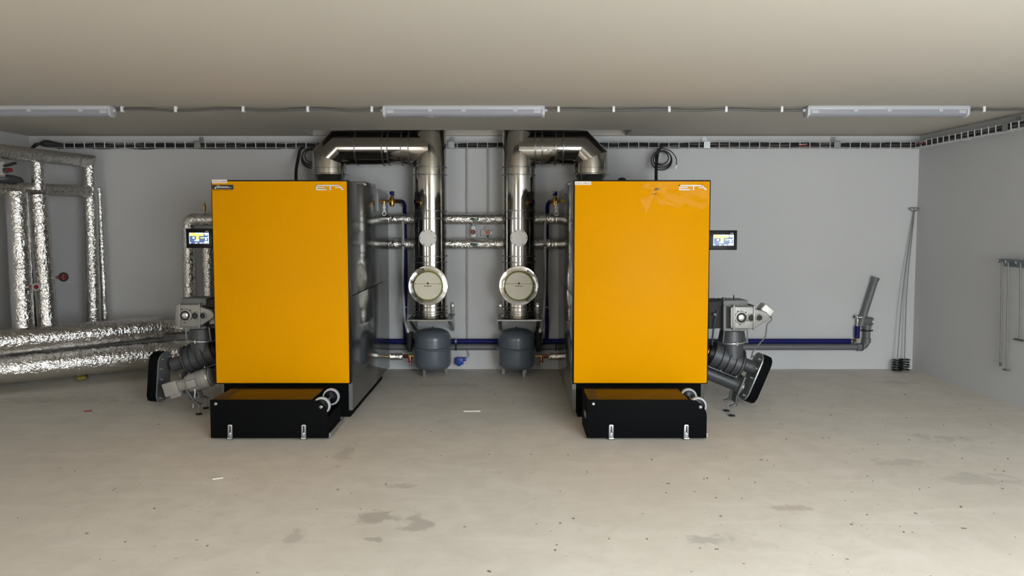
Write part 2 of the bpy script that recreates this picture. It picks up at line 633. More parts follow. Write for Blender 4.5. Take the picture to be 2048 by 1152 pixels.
def boiler(x0, x1, label, inner, sign_text, disp_px, extra_sticker=False):
    """inner: +1 when the side facing the flues is the right-hand one"""
    t = thing('boiler', label, 'boiler', ((x0 + x1) / 2, 6.7, 0), 'yellow-fronted boilers')
    fr = MB().box(x0, x1, PF + 0.006, PF + 0.085, ZP0, ZP1).build('panel_frame', 'blackgloss', t, bevel=0.006)
    MB().box(x0 + 0.010, x1 - 0.010, PF - 0.002, PF + 0.02, ZP0 + 0.010, ZP1 - 0.010).build(
        'front_panel', 'yellow', t, label='yellow enamelled front panel', bevel=0.003)
    MB().box(x0 + 0.03, x1 - 0.03, 5.845, 7.30, 0.06, 1.86).build('body', 'black', t)
    MB().box(x0 + 0.05, x1 - 0.03, 5.86, 7.33, 0.0, 0.065).build('plinth', 'black', t)
    for sx, xa in ((-1, x0 + 0.004), (1, x1 - 0.004 - 0.03)):
        MB().box(xa, xa + 0.03, 5.838, 7.62, 0.062, 0.973).build('side_panel', 'sheet', t, bevel=0.002)
        MB().box(xa, xa + 0.03, 5.838, 7.62, 0.979, 1.878).build('side_panel', 'sheet', t, bevel=0.002)
        if sx == inner:
            MB().box(xa, xa + 0.03, 5.832, 5.838, 0.062, 0.30).build('side_panel_edge', 'sheetlight', t)
    MB().box(x0 + 0.02, x1 - 0.02, 5.845, 7.62, 1.862, 1.882).build('top_panel', 'sheet', t)
    MB().box(x0 + 0.06, x1 - 0.06, 7.30, 7.60, 0.5, 1.86).build('rear_cover', 'sheet', t)
    MB().box(x0 + 0.015, x1 - 0.015, 6.45, 7.0, 1.882, 1.915).build('top_cover', 'sheet', t, bevel=0.003)
    # feet of the plinth
    for fx in (x0 + 0.09, x1 - 0.06):
        MB().cyl((fx, 5.875, 0), (fx, 5.875, 0.03), 0.012, n=12).build('levelling_foot', 'zinc', t)
    # maker's mark
    lp = W(632 if inner > 0 else 1358, 370 if inner > 0 else 370.2, PF)
    mb = MB()
    letter_bars(mb, lp.x, PF - 0.003, lp.z, 0.214, 0.040)
    mb.build('maker_mark', 'logo', t, label='silver letters ETA')
    # name sticker
    a = W(423.8 if inner > 0 else 1149.5, 359.5 if inner > 0 else 363, PF)
    st = MB().box(a.x, a.x + (0.118 if inner > 0 else 0.127), PF - 0.0035, PF - 0.002, a.z - 0.026, a.z).build(
        'name_sticker', 'sticker', t, label='white sticker with black capitals')
    text('sticker_lettering', sign_text, 0.020, (a.x + 0.006, PF - 0.0038, a.z - 0.021), 'ink', st,
         width=(0.106 if inner > 0 else 0.115))
    if extra_sticker:
        a = W(424.5, 369.5, PF)
        s2 = MB().box(a.x, a.x + 0.164, PF - 0.0035, PF - 0.002, a.z - 0.036, a.z).build(
            'company_sticker', 'navyprint', t, label='dark sticker with small white lettering')
        m = MB()
        m.prism([V((a.x + q, PF - 0.0042, a.z - w)) for q, w in ((.017, .030), (.027, .014), (.031, .014), (.027, .030))], (0, .0006, 0))
        m.build('sticker_mark', 'whiteprint', s2)
        m = MB()
        m.prism([V((a.x + q, PF - 0.0042, a.z - w)) for q, w in ((.026, .030), (.030, .019), (.034, .030))], (0, .0006, 0))
        m.build('sticker_accent', 'limeprint', s2)
        m = MB()
        xx = a.x + 0.036
        for k, wd in enumerate((7, 6, 3, 6, 7, 7, 6, 6, 6, 6, 7, 6, 3, 4, 4, 4)):
            hh = 0.012 if k < 12 else 0.006
            w_ = wd * 0.001
            m.box(xx, xx + w_ * 0.35, PF - 0.0042, PF - 0.0036, a.z - 0.025, a.z - 0.025 + hh)
            m.box(xx, xx + w_, PF - 0.0042, PF - 0.0036, a.z - 0.025 + hh * 0.7, a.z - 0.025 + hh)
            if k % 2:
                m.box(xx, xx + w_, PF - 0.0042, PF - 0.0036, a.z - 0.025, a.z - 0.025 + hh * 0.3)
            else:
                m.box(xx + w_ * 0.65, xx + w_, PF - 0.0042, PF - 0.0036, a.z - 0.025, a.z - 0.025 + hh)
            xx += w_ + 0.0015
        for k in range(4):
            m.box(a.x + 0.037 + k * 0.006, a.x + 0.041 + k * 0.006, PF - 0.0042, PF - 0.0036, a.z - 0.010, a.z - 0.006)
        m.build('sticker_print', 'whiteprint', s2)
        m = MB()
        for k in range(5):
            m.box(a.x + 0.004 + k * 0.012, a.x + 0.014 + k * 0.012, PF - 0.0042, PF - 0.0036, a.z - 0.044, a.z - 0.041)
        m.box(a.x + 0.078, a.x + 0.158, PF - 0.0042, PF - 0.0036, a.z - 0.0440, a.z - 0.0415)
        m.build('sticker_footline', 'ink', s2)
    # control display on the outer side
    (ax, ay, bx, by), (sx0, sy0, sx1, sy1) = disp_px
    YD = 5.80
    p, q = W(ax, ay, YD), W(bx, by, YD)
    dp = MB().box(p.x, q.x, YD, YD + 0.05, q.z, p.z).build('display', 'blackgloss', t, label='black control display', bevel=0.004)
    s0, s1 = W(sx0, sy0, YD), W(sx1, sy1, YD)
    sw, shh = s1.x - s0.x, s0.z - s1.z

    def pane(mb, u0, u1, v0, v1, k=1):
        mb.box(s0.x + u0 * sw, s0.x + u1 * sw, YD - 0.0004 - 0.0005 * k, YD + 0.001, s0.z - v1 * shh, s0.z - v0 * shh)
    m = MB()
    pane(m, 0, 1, 0, 1, 1)
    sc = m.build('screen', 'scr_dark', dp, label='lit screen with yellow banner')
    m = MB()
    pane(m, 0, 0.72, 0.0, 0.10, 2)
    pane(m, 0.76, 1.0, 0.0, 0.14, 2)
    pane(m, 0.82, 0.94, 0.14, 0.24, 2)
    pane(m, 0, 0.02, 0.1, 1.0, 2)
    pane(m, 0.0, 0.09, 0.91, 1.0, 2)
    pane(m, 0.28, 0.42, 0.92, 1.0, 2)
    pane(m, 0.52, 0.68, 0.92, 1.0, 2)
    pane(m, 0.72, 1.0, 0.92, 1.0, 2)
    pane(m, 0.18, 0.27, 0.38, 0.56, 2)
    pane(m, 0.26, 0.40, 0.68, 0.76, 2)
    pane(m, 0.74, 0.98, 0.42, 0.48, 2)
    pane(m, 0.81, 0.90, 0.52, 0.70, 2)
    pane(m, 0.78, 0.93, 0.78, 0.92, 2)
    pane(m, 0.34, 0.50, 0.60, 0.78, 2)
    pane(m, 0.97, 1.0, 0.1, 1.0, 2)
    m.build('screen_icons', 'scr_white', dp)
    m = MB()
    pane(m, 0.02, 0.74, 0.10, 0.30, 3)
    pane(m, 0.10, 0.30, 0.0, 0.12, 3)
    pane(m, 0.36, 0.50, 0.30, 0.62, 3)
    pane(m, 0.58, 0.64, 0.42, 0.54, 3)
    pane(m, 0.67, 0.73, 0.42, 0.54, 3)
    m.build('screen_banner', 'scr_yellow', dp)
    m = MB()
    lw = sw * 0.16
    for k in range(3):
        m.box(s1.x - lw + k * lw * 0.33, s1.x - lw + k * lw * 0.33 + lw * 0.24, YD - 0.001, YD + 0.001, s0.z + shh * 0.11, s0.z + shh * 0.16)
    m.build('display_mark', 'whiteprint', dp)
    return t


boil_l = boiler(-2.331, -1.268, 'left-hand yellow boiler with a dark company sticker in its top left corner', 1, 'KOTOL VLAVO',
                ((371.3, 457.2, 425.0, 496.0), (378.3, 465.5, 417.8, 487.0)), True)
boil_r = boiler(0.476, 1.540, 'right-hand yellow boiler with a crinkled film at its top right corner', -1, 'KOTOL VPRAVO',
                ((1419.0, 460.6, 1474.0, 500.0), (1427.0, 469.5, 1467.0, 491.0)))


def film(parent, px0, py0, px1, py1, amp, seed, name='protective_film'):
    a, b = W(px0, py0, PF), W(px1, py1, PF)
    nx, nz = 22, 12
    mb = MB()
    vs, fs = [], []
    for i in range(nx + 1):
        for k in range(nz + 1):
            x, z = a.x + (b.x - a.x) * i / nx, a.z + (b.z - a.z) * k / nz
            x += (1 - i / nx) * (b.x - a.x) * 0.45 * noise.noise(V((seed, z * 30, 1.7)))
            z += (k / nz) * (a.z - b.z) * 0.7 * noise.noise(V((x * 14, seed, 4.1)))
            q = V((x * 11 + seed, 0, z * 22 + (x * 9)))
            vs.append((x, PF - 0.004 - amp * abs(noise.noise(q)), z))
    for i in range(nx):
        for k in range(nz):
            j = i * (nz + 1) + k
            fs.append((j, j + 1, j + nz + 2, j + nz + 1))
    mb.add(vs, fs)
    m = bpy.data.materials.get('clear_film')
    if m is None:
        m = bpy.data.materials.new('clear_film')
        m.use_nodes = True
        N, L = m.node_tree.nodes, m.node_tree.links
        N.remove(N['Principled BSDF'])
        tr, gl, mx_ = N.new('ShaderNodeBsdfTransparent'), N.new('ShaderNodeBsdfGlossy'), N.new('ShaderNodeMixShader')
        gl.inputs['Roughness'].default_value = 0.12
        mx_.inputs[0].default_value = 0.0025
        L.new(tr.outputs[0], mx_.inputs[1])
        L.new(gl.outputs[0], mx_.inputs[2])
        L.new(mx_.outputs[0], N['Material Output'].inputs[0])
    mb.build(name, m, parent, label='crinkled clear protective film', sharp=80)


film(boil_r, 1290, 363, 1419, 412, 0.012, 3.0)
film(boil_l, 676, 362, 695, 382, 0.014, 9.0)
MB().sphere(W(1244, 359, 6.0) + V((0, 0, -0.005)), 0.035, sz=0.6).build('service_cap', 'blackgloss', boil_r)
# pale strip on the left flue-side panel, painting the drain fittings' reflection
p = W(749, 405, 7.05)
MB().box(-1.272, -1.262, 7.0, 7.09, p.z - 0.08, p.z + 0.08).build('reflection_strip', 'greyhose', boil_l)

# ------------------------------------------------------------------ ash boxes
def ash_box(x0, x1, label, latch_px, mirror_slot):
    Y0, Y1, zt = 5.23, 5.62, 0.292
    t = thing('ash_box', label, 'ash box', ((x0 + x1) / 2, (Y0 + Y1) / 2, 0), 'black ash boxes')

    def plate(xa, xb, y0, y1):
        pts = [(xa, 0.012), (xb, 0.012), (xb, 0.165)]
        cx, cz, r = xb - 0.125, 0.165, 0.125
        pts += [(cx + r * math.cos(a), cz + r * math.sin(a)) for a in [R(k) for k in range(10, 91, 10)]]
        pts += [(xa, zt - 0.002)]
        return MB().prism([V((x, y0, z)) for x, z in pts], (0, y1 - y0, 0))
    plate(x0, x1, Y0, Y0 + 0.014).build('front_plate', 'black', t, bevel=0.003)
    plate(x0, x1, Y1 - 0.014, Y1).build('back_plate', 'black', t)
    MB().box(x0, x0 + 0.015, Y0 + 0.014, Y1 - 0.014, 0.012, zt - 0.01).build('side_plate', 'black', t)
    MB().box(x1 - 0.015, x1, Y0 + 0.014, Y1 - 0.014, 0.012, 0.16).build('side_plate', 'black', t)
    MB().box(x0, x1, Y0 + 0.014, Y1 - 0.014, 0.010, 0.022).build('bottom_plate', 'black', t)
    MB().box(x0 + 0.01, x1 - 0.125, Y0 + 0.012, Y1 - 0.012, zt - 0.018, zt - 0.006).build('lid', 'ochre', t, label='ochre yellow lid', bevel=0.002)
    MB().box(x0 + 0.035, x0 + 0.085, Y0 + 0.05, Y1 - 0.03, zt - 0.007, zt - 0.004).build('grip_slot', 'ink', t)
    # wheels for tipping it over and pulling it away
    wx, wz, wr = x1 - 0.055, 0.235, 0.064
    for wy in (Y0 + 0.055, Y1 - 0.055):
        ty = MB().lathe([(wr * 0.78, -0.016), (wr * 0.97, -0.016), (wr, -0.010), (wr, 0.010), (wr * 0.97, 0.016), (wr * 0.78, 0.016)],
                        (wx, wy, wz), (0, 1, 0), 36).build('wheel', 'tyre', t, label='grey-tyred wheel')
        MB().lathe([(0.012, -0.024), (0.02, -0.019), (wr * 0.80, -0.018), (wr * 0.80, 0.018), (0.02, 0.019)],
                   (wx, wy, wz), (0, 1, 0), 30).build('hub', 'blackgloss', ty)
    MB().cyl((wx, Y0 + 0.01, wz), (wx, Y1 - 0.01, wz), 0.009, n=12).build('axle', 'zinc', t)
    MB().lathe([(0.013, 0), (0.013, 0.004), (0.006, 0.009)], (wx + 0.008, Y0, wz + 0.004), (0, -1, 0), 12).build('axle_bolt', 'zinc', t)
    MB().lathe([(0.012, 0), (0.012, 0.004), (0.008, 0.008)], (x0 + 0.043, Y0, zt - 0.03), (0, -1, 0), 12).build('bolt', 'zinc', t)
    # rail along the right foot
    MB().prism([V((x1 - 0.012, Y0 + 0.02, 0.012)), V((x1 + 0.012, Y0 + 0.02, 0.012)), V((x1 + 0.012, Y0 + 0.02, 0.045)), V((x1 + 0.004, Y0 + 0.02, 0.045)), V((x1 + 0.001, Y0 + 0.02, 0.02)), V((x1 - 0.012, Y0 + 0.02, 0.02))],
               (0, Y1 - Y0 + 0.05, 0)).build('foot_rail', 'zinc', t)
    MB().box(x0 - 0.004, x0, Y0 + 0.10, Y0 + 0.20, 0.13, 0.17).build('side_handle', 'zinc', t)
    for px in latch_px:
        c = W(px, 868, Y0).x
        b = MB().prism([V((c + a, Y0, z)) for a, z in ((-0.018, 0.005), (0.016, 0.005), (0.017, 0.105), (0.013, 0.112), (-0.012, 0.112), (-0.016, 0.105))],
                       (0, -0.010, 0)).build('latch', 'zinc', t, label='steel draw latch', bevel=0.002)
        MB().box(c - 0.004, c + 0.006, Y0 - 0.0115, Y0 - 0.009, 0.055, 0.105).build('latch_slot', 'ink', b)
        MB().cyl((c, Y0 - 0.006, 0.045), (c, Y0 - 0.022, 0.045), 0.007, n=12).build('latch_rivet', 'chrome', b)
        MB().cyl((c - 0.016, Y0 - 0.012, 0.014), (c + 0.018, Y0 - 0.012, 0.014), 0.011, n=14).build('latch_roller', 'zinc', b)
    return t


ash_box(-2.163, -1.321, 'black ash box with yellow lid standing in front of the left boiler', (461, 608), 1)
ash_box(0.540, 1.397, 'black ash box with yellow lid standing in front of the right boiler', (1222, 1372), -1)

# ------------------------------------------------------------------ stokers (feed augers) on the outer sides of the boilers
def stoker(s, drum_px, dpx, dpy, label):
    """s = +1: right boiler, leaning away to the right; dpx, dpy: shift of the gearbox outline against the right one"""
    D0 = W(*drum_px, 6.25)
    t = thing('stoker', label, 'stoker', (D0.x, 6.25, 0), 'auger stokers beside the boilers')
    ang = R(22)
    a = V((s * math.cos(ang), 0, -math.sin(ang)))     # along the auger, outwards and down
    u = V((s * math.sin(ang), 0, math.cos(ang)))
    v = V((0, 1, 0))

    def P(i, k, j=0.0):
        return D0 + a * i + u * k + v * j

    def px(l):
        return [(x + dpx, y + dpy) for x, y in l]
    # ribbed drum
    dr = MB().lathe([(0.115, -0.16), (0.128, -0.155), (0.128, -0.14), (0.118, -0.135), (0.118, 0.10), (0.10, 0.125), (0.07, 0.13)], D0, a, 48).build(
        'drum', 'castdark', t, label='ribbed dark cast drum')
    for h in (-0.08, -0.02, 0.04, 0.095):
        MB().lathe([(0.116, h - 0.007), (0.137, h - 0.005), (0.137, h + 0.005), (0.116, h + 0.007)], D0, a, 48).build('rib', 'castdark', dr)
    MB().lathe([(0.10, -0.20), (0.112, -0.195), (0.112, -0.15), (0.10, -0.15)], D0, a, 40).build('flange', 'blackgloss', t)
    MB().lathe([(0.060, -0.215), (0.070, -0.21), (0.070, -0.20), (0.06, -0.2)], P(0, 0.0, -0.02), a, 32).build('copper_ring', 'copper', t)
    # auger trough underneath
    MB().cyl(P(-0.22, -0.165), P(0.145, -0.165), 0.058, n=32).build('auger_trough', 'castdark', t)
    MB().obox(P(-0.06, -0.105, -0.03), (a, v, u), (0.165, 0.075, 0.006)).build('trough_lid', 'castdark', t, bevel=0.002)
    for i in (-0.2, -0.05, 0.09):
        MB().cyl(P(i, -0.10, -0.095), P(i, -0.088, -0.095), 0.006, n=8).build('bolt', 'zinc', t)
    MB().lathe([(0.04, 0.14), (0.066, 0.145), (0.066, 0.16), (0.04, 0.165), (0.04, 0.21)], P(0, -0.165), a, 30).build('bearing', 'cast', t)
    # slanting end plate
    MB().obox(P(0.155, -0.185, -0.055), (a, v, u), (0.006, 0.07, 0.115)).build('end_plate', 'bracketgrey', t, bevel=0.002)
    # short drive stub between drum and guard
    MB().cyl(P(0.125, 0.02), P(0.235, 0.02), 0.058, n=32).build('drive_stub', 'castdark', t)
    # chain guard
    g = [(-0.11, -0.20), (-0.11, 0.10), (-0.09, 0.135), (-0.04, 0.16), (0.04, 0.16), (0.09, 0.135), (0.11, 0.10), (0.11, -0.20), (0.085, -0.245), (0.035, -0.265), (-0.035, -0.265), (-0.085, -0.245)]
    if s > 0:
        ag, ug, O_ = a, u, D0
    else:
        th = R(5)
        ag, ug = V((-math.cos(th), 0, math.sin(th))), V((math.sin(th), 0, math.cos(th)))
        O_ = W(326, 741, 6.25) - ag * 0.25

    def Q(i, k, j=0.0):
        return O_ + ag * i + ug * k + v * j
    MB().prism([Q(0.248, k, j) for j, k in g], ag * 0.078).build('chain_guard', 'black', t, label='black chain guard', bevel=0.004)
    MB().prism([Q(0.236, k, j * 1.04) for j, k in g], ag * 0.010).build('guard_back_plate', 'zinc' if s > 0 else 'bracketgrey', t)
    for j, k in ((-0.07, 0.11), (0.07, 0.11), (-0.07, -0.06), (-0.07, -0.22), (0.07, -0.22), (-0.085, 0.03)):
        MB().cyl(Q(0.21, k, j), Q(0.237, k, j), 0.008, n=8).build('bolt', 'zinc', t)
    # neck and cone up to the rotary valve
    ndx = 0 if s > 0 else 402 - 1466
    nb = W(1466 + ndx, 684 + dpy, 6.2)
    nt = W(1464 + ndx, 661 + dpy, 6.2)
    zc0, zc1 = nb.z, nt.z
    cx = nb.x
    MB().cyl((cx + 0.0, 6.22, D0.z + 0.03), (cx, 6.22, zc0), 0.092, n=40).build('neck', 'castdark', t)
    MB().lathe([(0.118, 0), (0.116, 0.012), (0.112, 0.03), (0.100, zc1 - zc0)], (cx - s * 0.004, 6.22, zc0), (0, 0, 1), 40).build('cone', 'castdark', t)
    MB().lathe([(0.118, -0.006), (0.130, -0.002), (0.130, 0.008), (0.118, 0.012)], (cx - s * 0.004, 6.22, zc0), (s * -0.06, 0, 1), 40).build('clamp_ring', 'zinc', t)
    MB().cyl((cx, 6.085, zc0 - 0.008), (cx, 6.085, zc0 + 0.016), 0.010, n=8).build('clamp_bolt', 'chrome', t)
    for q in (-0.10, 0.105):
        MB().cyl((cx + q, 6.15, zc0), (cx + q * 0.94, 6.13, zc1 + 0.02), 0.006, n=8).build('tie_rod', 'zinc', t)
    # mounting bracket
    bdx = 0 if s > 0 else 27

    def bpx(l):
        return [(x + bdx, y) for x, y in px(l)]
    MB().pxprism(bpx([(1447, 601), (1496, 601), (1496, 614), (1447, 614)]), 6.09, 6.30).build('bracket_top', 'bracketgrey', t, bevel=0.003)
    MB().pxprism(bpx([(1448, 657), (1497, 657), (1494, 662), (1450, 662)]), 6.07, 6.30).build('bracket_base', 'bracketgrey', t)
    if s > 0:
        MB().pxprism(px([(1447, 612), (1452, 612), (1452, 661), (1447, 661)]), 6.06, 6.30).build('bracket_side', 'bracketgrey', t)
        MB().pxprism(px([(1452, 612), (1460, 614), (1460, 657), (1452, 657)]), 6.08, 6.26).build('bracket_core', 'rubber', t)
    # gearbox
    YG = 6.05
    gb = MB().pxprism(px([(1461, 616), (1465, 613), (1508, 613), (1512, 618), (1533, 624), (1540, 633), (1538, 640), (1512, 656), (1508, 658), (1464, 658), (1461, 655)]), YG, YG + 0.17).build(
        'gearbox', 'cast', t, label='cast aluminium gearbox with three round ports', bevel=0.008, seg=3)
    for l in ([(1466.5, 611), (1470.5, 611), (1470.5, 660), (1466, 660)], [(1507.5, 611), (1510.5, 611), (1511, 660), (1506.5, 660)]):
        MB().pxprism(px(l), YG - 0.012, YG + 0.17).build('gearbox_rib', 'cast', gb, bevel=0.003)
    for (qx, qy, r0) in ((1482, 635, 0.041), (1502, 635.2, 0.027), (1517.6, 635, 0.023)):
        c0 = W(qx + dpx, qy + dpy, YG)
        MB().lathe([(r0 * 1.32, 0), (r0 * 1.26, 0.010), (r0, 0.012), (r0, 0.004)], c0, (0, -1, 0), 32, caps=False).build('port_collar', 'cast', gb)
        MB().lathe([(r0 * 1.02, 0.0), (r0 * 1.02, 0.007), (r0 * 0.7, 0.010)], c0, (0, -1, 0), 32).build('port_cap', 'rubber', gb)
    c0 = W(1482 + dpx, 635 + dpy, YG)
    MB().lathe([(0.024, 0.0), (0.024, 0.014), (0.015, 0.016), (0.014, 0.020), (0.006, 0.021)], c0, (0, -1, 0), 24).build('shaft_end', 'chrome', gb)
    for k in range(10):
        an = 2 * math.pi * (k + 0.3) / 10
        p_ = c0 + V((0.059 * math.cos(an), 0, 0.059 * math.sin(an)))
        MB().cyl(p_, p_ + V((0, -0.006, 0)), 0.005, n=8).build('port_bolt', 'rubber' if k % 2 else 'cast', gb)
    if s > 0:
        # motor end cap and its terminal box, rubber flap box, cables
        tb = W(1531, 619, 6.12)
        ta = V((0.78, 0, -0.62)).normalized()
        MB().obox(tb, (ta, v, ta.cross(v)), (0.052, 0.06, 0.034)).build('terminal_box', 'matte', gb, bevel=0.012, seg=3)
        MB().cyl(W(1539, 627, 6.08), W(1541, 634, 6.08), 0.010, n=12).build('cable_gland', 'rubber', gb)
        MB().sweep(smooth_path([W(1541, 633, 6.08), W(1543, 640, 6.08), W(1534, 650, 6.08), W(1531, 672, 6.1), W(1522, 684, 6.12), W(1508, 700, 6.15), W(1502, 716, 6.18)]), 0.006, 8).build('motor_cable', 'rod', t)
        MB().pxprism([(1417, 603), (1447, 602), (1447, 656), (1418, 658)], 6.12, 6.38).build('flap_box', 'rubber', t, label='black flap box against the boiler', bevel=0.005)
        MB().sweep(smooth_path([W(1436, 620, 6.1), W(1430, 640, 6.1), W(1426, 665, 6.12), W(1424, 690, 6.15)]), 0.008, 8).build('motor_cable', 'castdark', t)
        MB().cyl(W(1430, 629, 6.11), W(1430, 629, 6.06), 0.012, n=14).build('flap_knob', 'bracketgrey', t)
        MB().cyl(W(1447.5, 603, 6.15), W(1447.5, 595, 6.15), 0.017, n=16).build('top_knob', 'castdark', t)
        MB().cyl(W(1467.5, 602, 6.2), W(1467.5, 590, 6.2), 0.005, n=8).build('sensor_stub', 'rubber', t)
    else:
        MB().pxprism([(411, 599), (430, 599), (430, 616), (411, 614)], 6.1, 6.32).build('flap_box', 'rubber', t, bevel=0.004)
        MB().pxprism([(421, 619), (432, 619), (432, 648), (419, 648)], 6.1, 6.3).build('motor_fins', 'cast', t)
        # gear motor driving the chain, on the near side
        m0, m1 = W(374, 768, 6.0), W(429, 752, 6.0)
        ma = (m1 - m0).normalized()
        mu = V((-ma.z, 0, ma.x))
        mo = MB().lathe([(0.052, 0), (0.066, 0.006), (0.066, 0.018), (0.058, 0.022), (0.076, 0.03), (0.078, 0.19), (0.072, 0.215), (0.03, 0.22)], m0, ma, 40).build(
            'drive_motor', 'motorlight', t, label='pale grey gear motor in front of the auger')
        for k in range(4):
            MB().lathe([(0.076, 0.10 + k * 0.014), (0.0815, 0.102 + k * 0.014), (0.0815, 0.106 + k * 0.014), (0.076, 0.108 + k * 0.014)], m0, ma, 40).build('cooling_fin', 'motorlight', mo)
        MB().obox(m0 + ma * 0.075 + v * -0.075 + mu * 0.0, (ma, v, mu), (0.042, 0.03, 0.035)).build('terminal_box', 'motorlight', mo, bevel=0.012, seg=3)
        MB().lathe([(0.072, 0.212), (0.0785, 0.205), (0.0785, 0.19), (0.072, 0.19)], m0, ma, 40).build('fan_cover_rim', 'chrome', mo)
        wg = W(347, 775, 6.0)
        MB().obox(wg, (ma, v, mu), (0.060, 0.06, 0.055)).build('worm_gearbox', 'motorlight', t, label='pale square worm gearbox', bevel=0.007)
        MB().obox(wg + mu * -0.06 + ma * 0.02, (ma, v, mu), (0.045, 0.05, 0.02)).build('gearbox_foot', 'motorlight', t, bevel=0.004)
        MB().cyl(wg + ma * 0.055, m0 + ma * 0.004, 0.048, n=32).build('motor_flange', 'motorlight', t)
        MB().sweep(smooth_path([W(389, 775, 5.95), W(390, 785, 5.95), W(388, 800, 5.97), W(386, 815, 6.0)]), 0.006, 8).build('motor_cable', 'white', t)
    # leg with two screw feet
    fx = [(1453, 822, 800), (1464, 832, 812)] if s > 0 else [(412, 817, 795), (398, 829, 808)]
    for k, (qx, q0, q1) in enumerate(fx):
        b = G(qx, q0)
        h = W(qx, q1, b.y).z
        ft = MB().cyl((b.x, b.y, 0.012), (b.x, b.y, h), 0.006, n=10).build('screw_foot', 'zinc', t)
        MB().lathe([(0.026, 0), (0.026, 0.006), (0.012, 0.014)], (b.x, b.y, 0), (0, 0, 1), 20).build('foot_pad', 'rubber', ft)
        MB().cyl((b.x, b.y, h - 0.02), (b.x, b.y, h - 0.008), 0.012, n=6).build('lock_nut', 'zinc', ft)
        MB().obox((b.x, b.y, h), (V((1, 0, 0)), v, V((0, 0, 1))), (0.020, 0.02, 0.004)).build('foot_tab', 'bracketgrey', t)
        q = P(0.06, -0.21, b.y - 6.25)
        MB().sweep([V((b.x, b.y, h)), V((b.x + s * 0.03, b.y, h + 0.01)), q], 0.013, 8).build('leg', 'castdark', t)
    return t


stoker(1, (1455, 720), 0, 0, 'grey auger stoker leaning out to the right of the right boiler')
stoker(-1, (399, 714), -1111, -4, 'grey auger stoker with pale motor beside the left boiler')

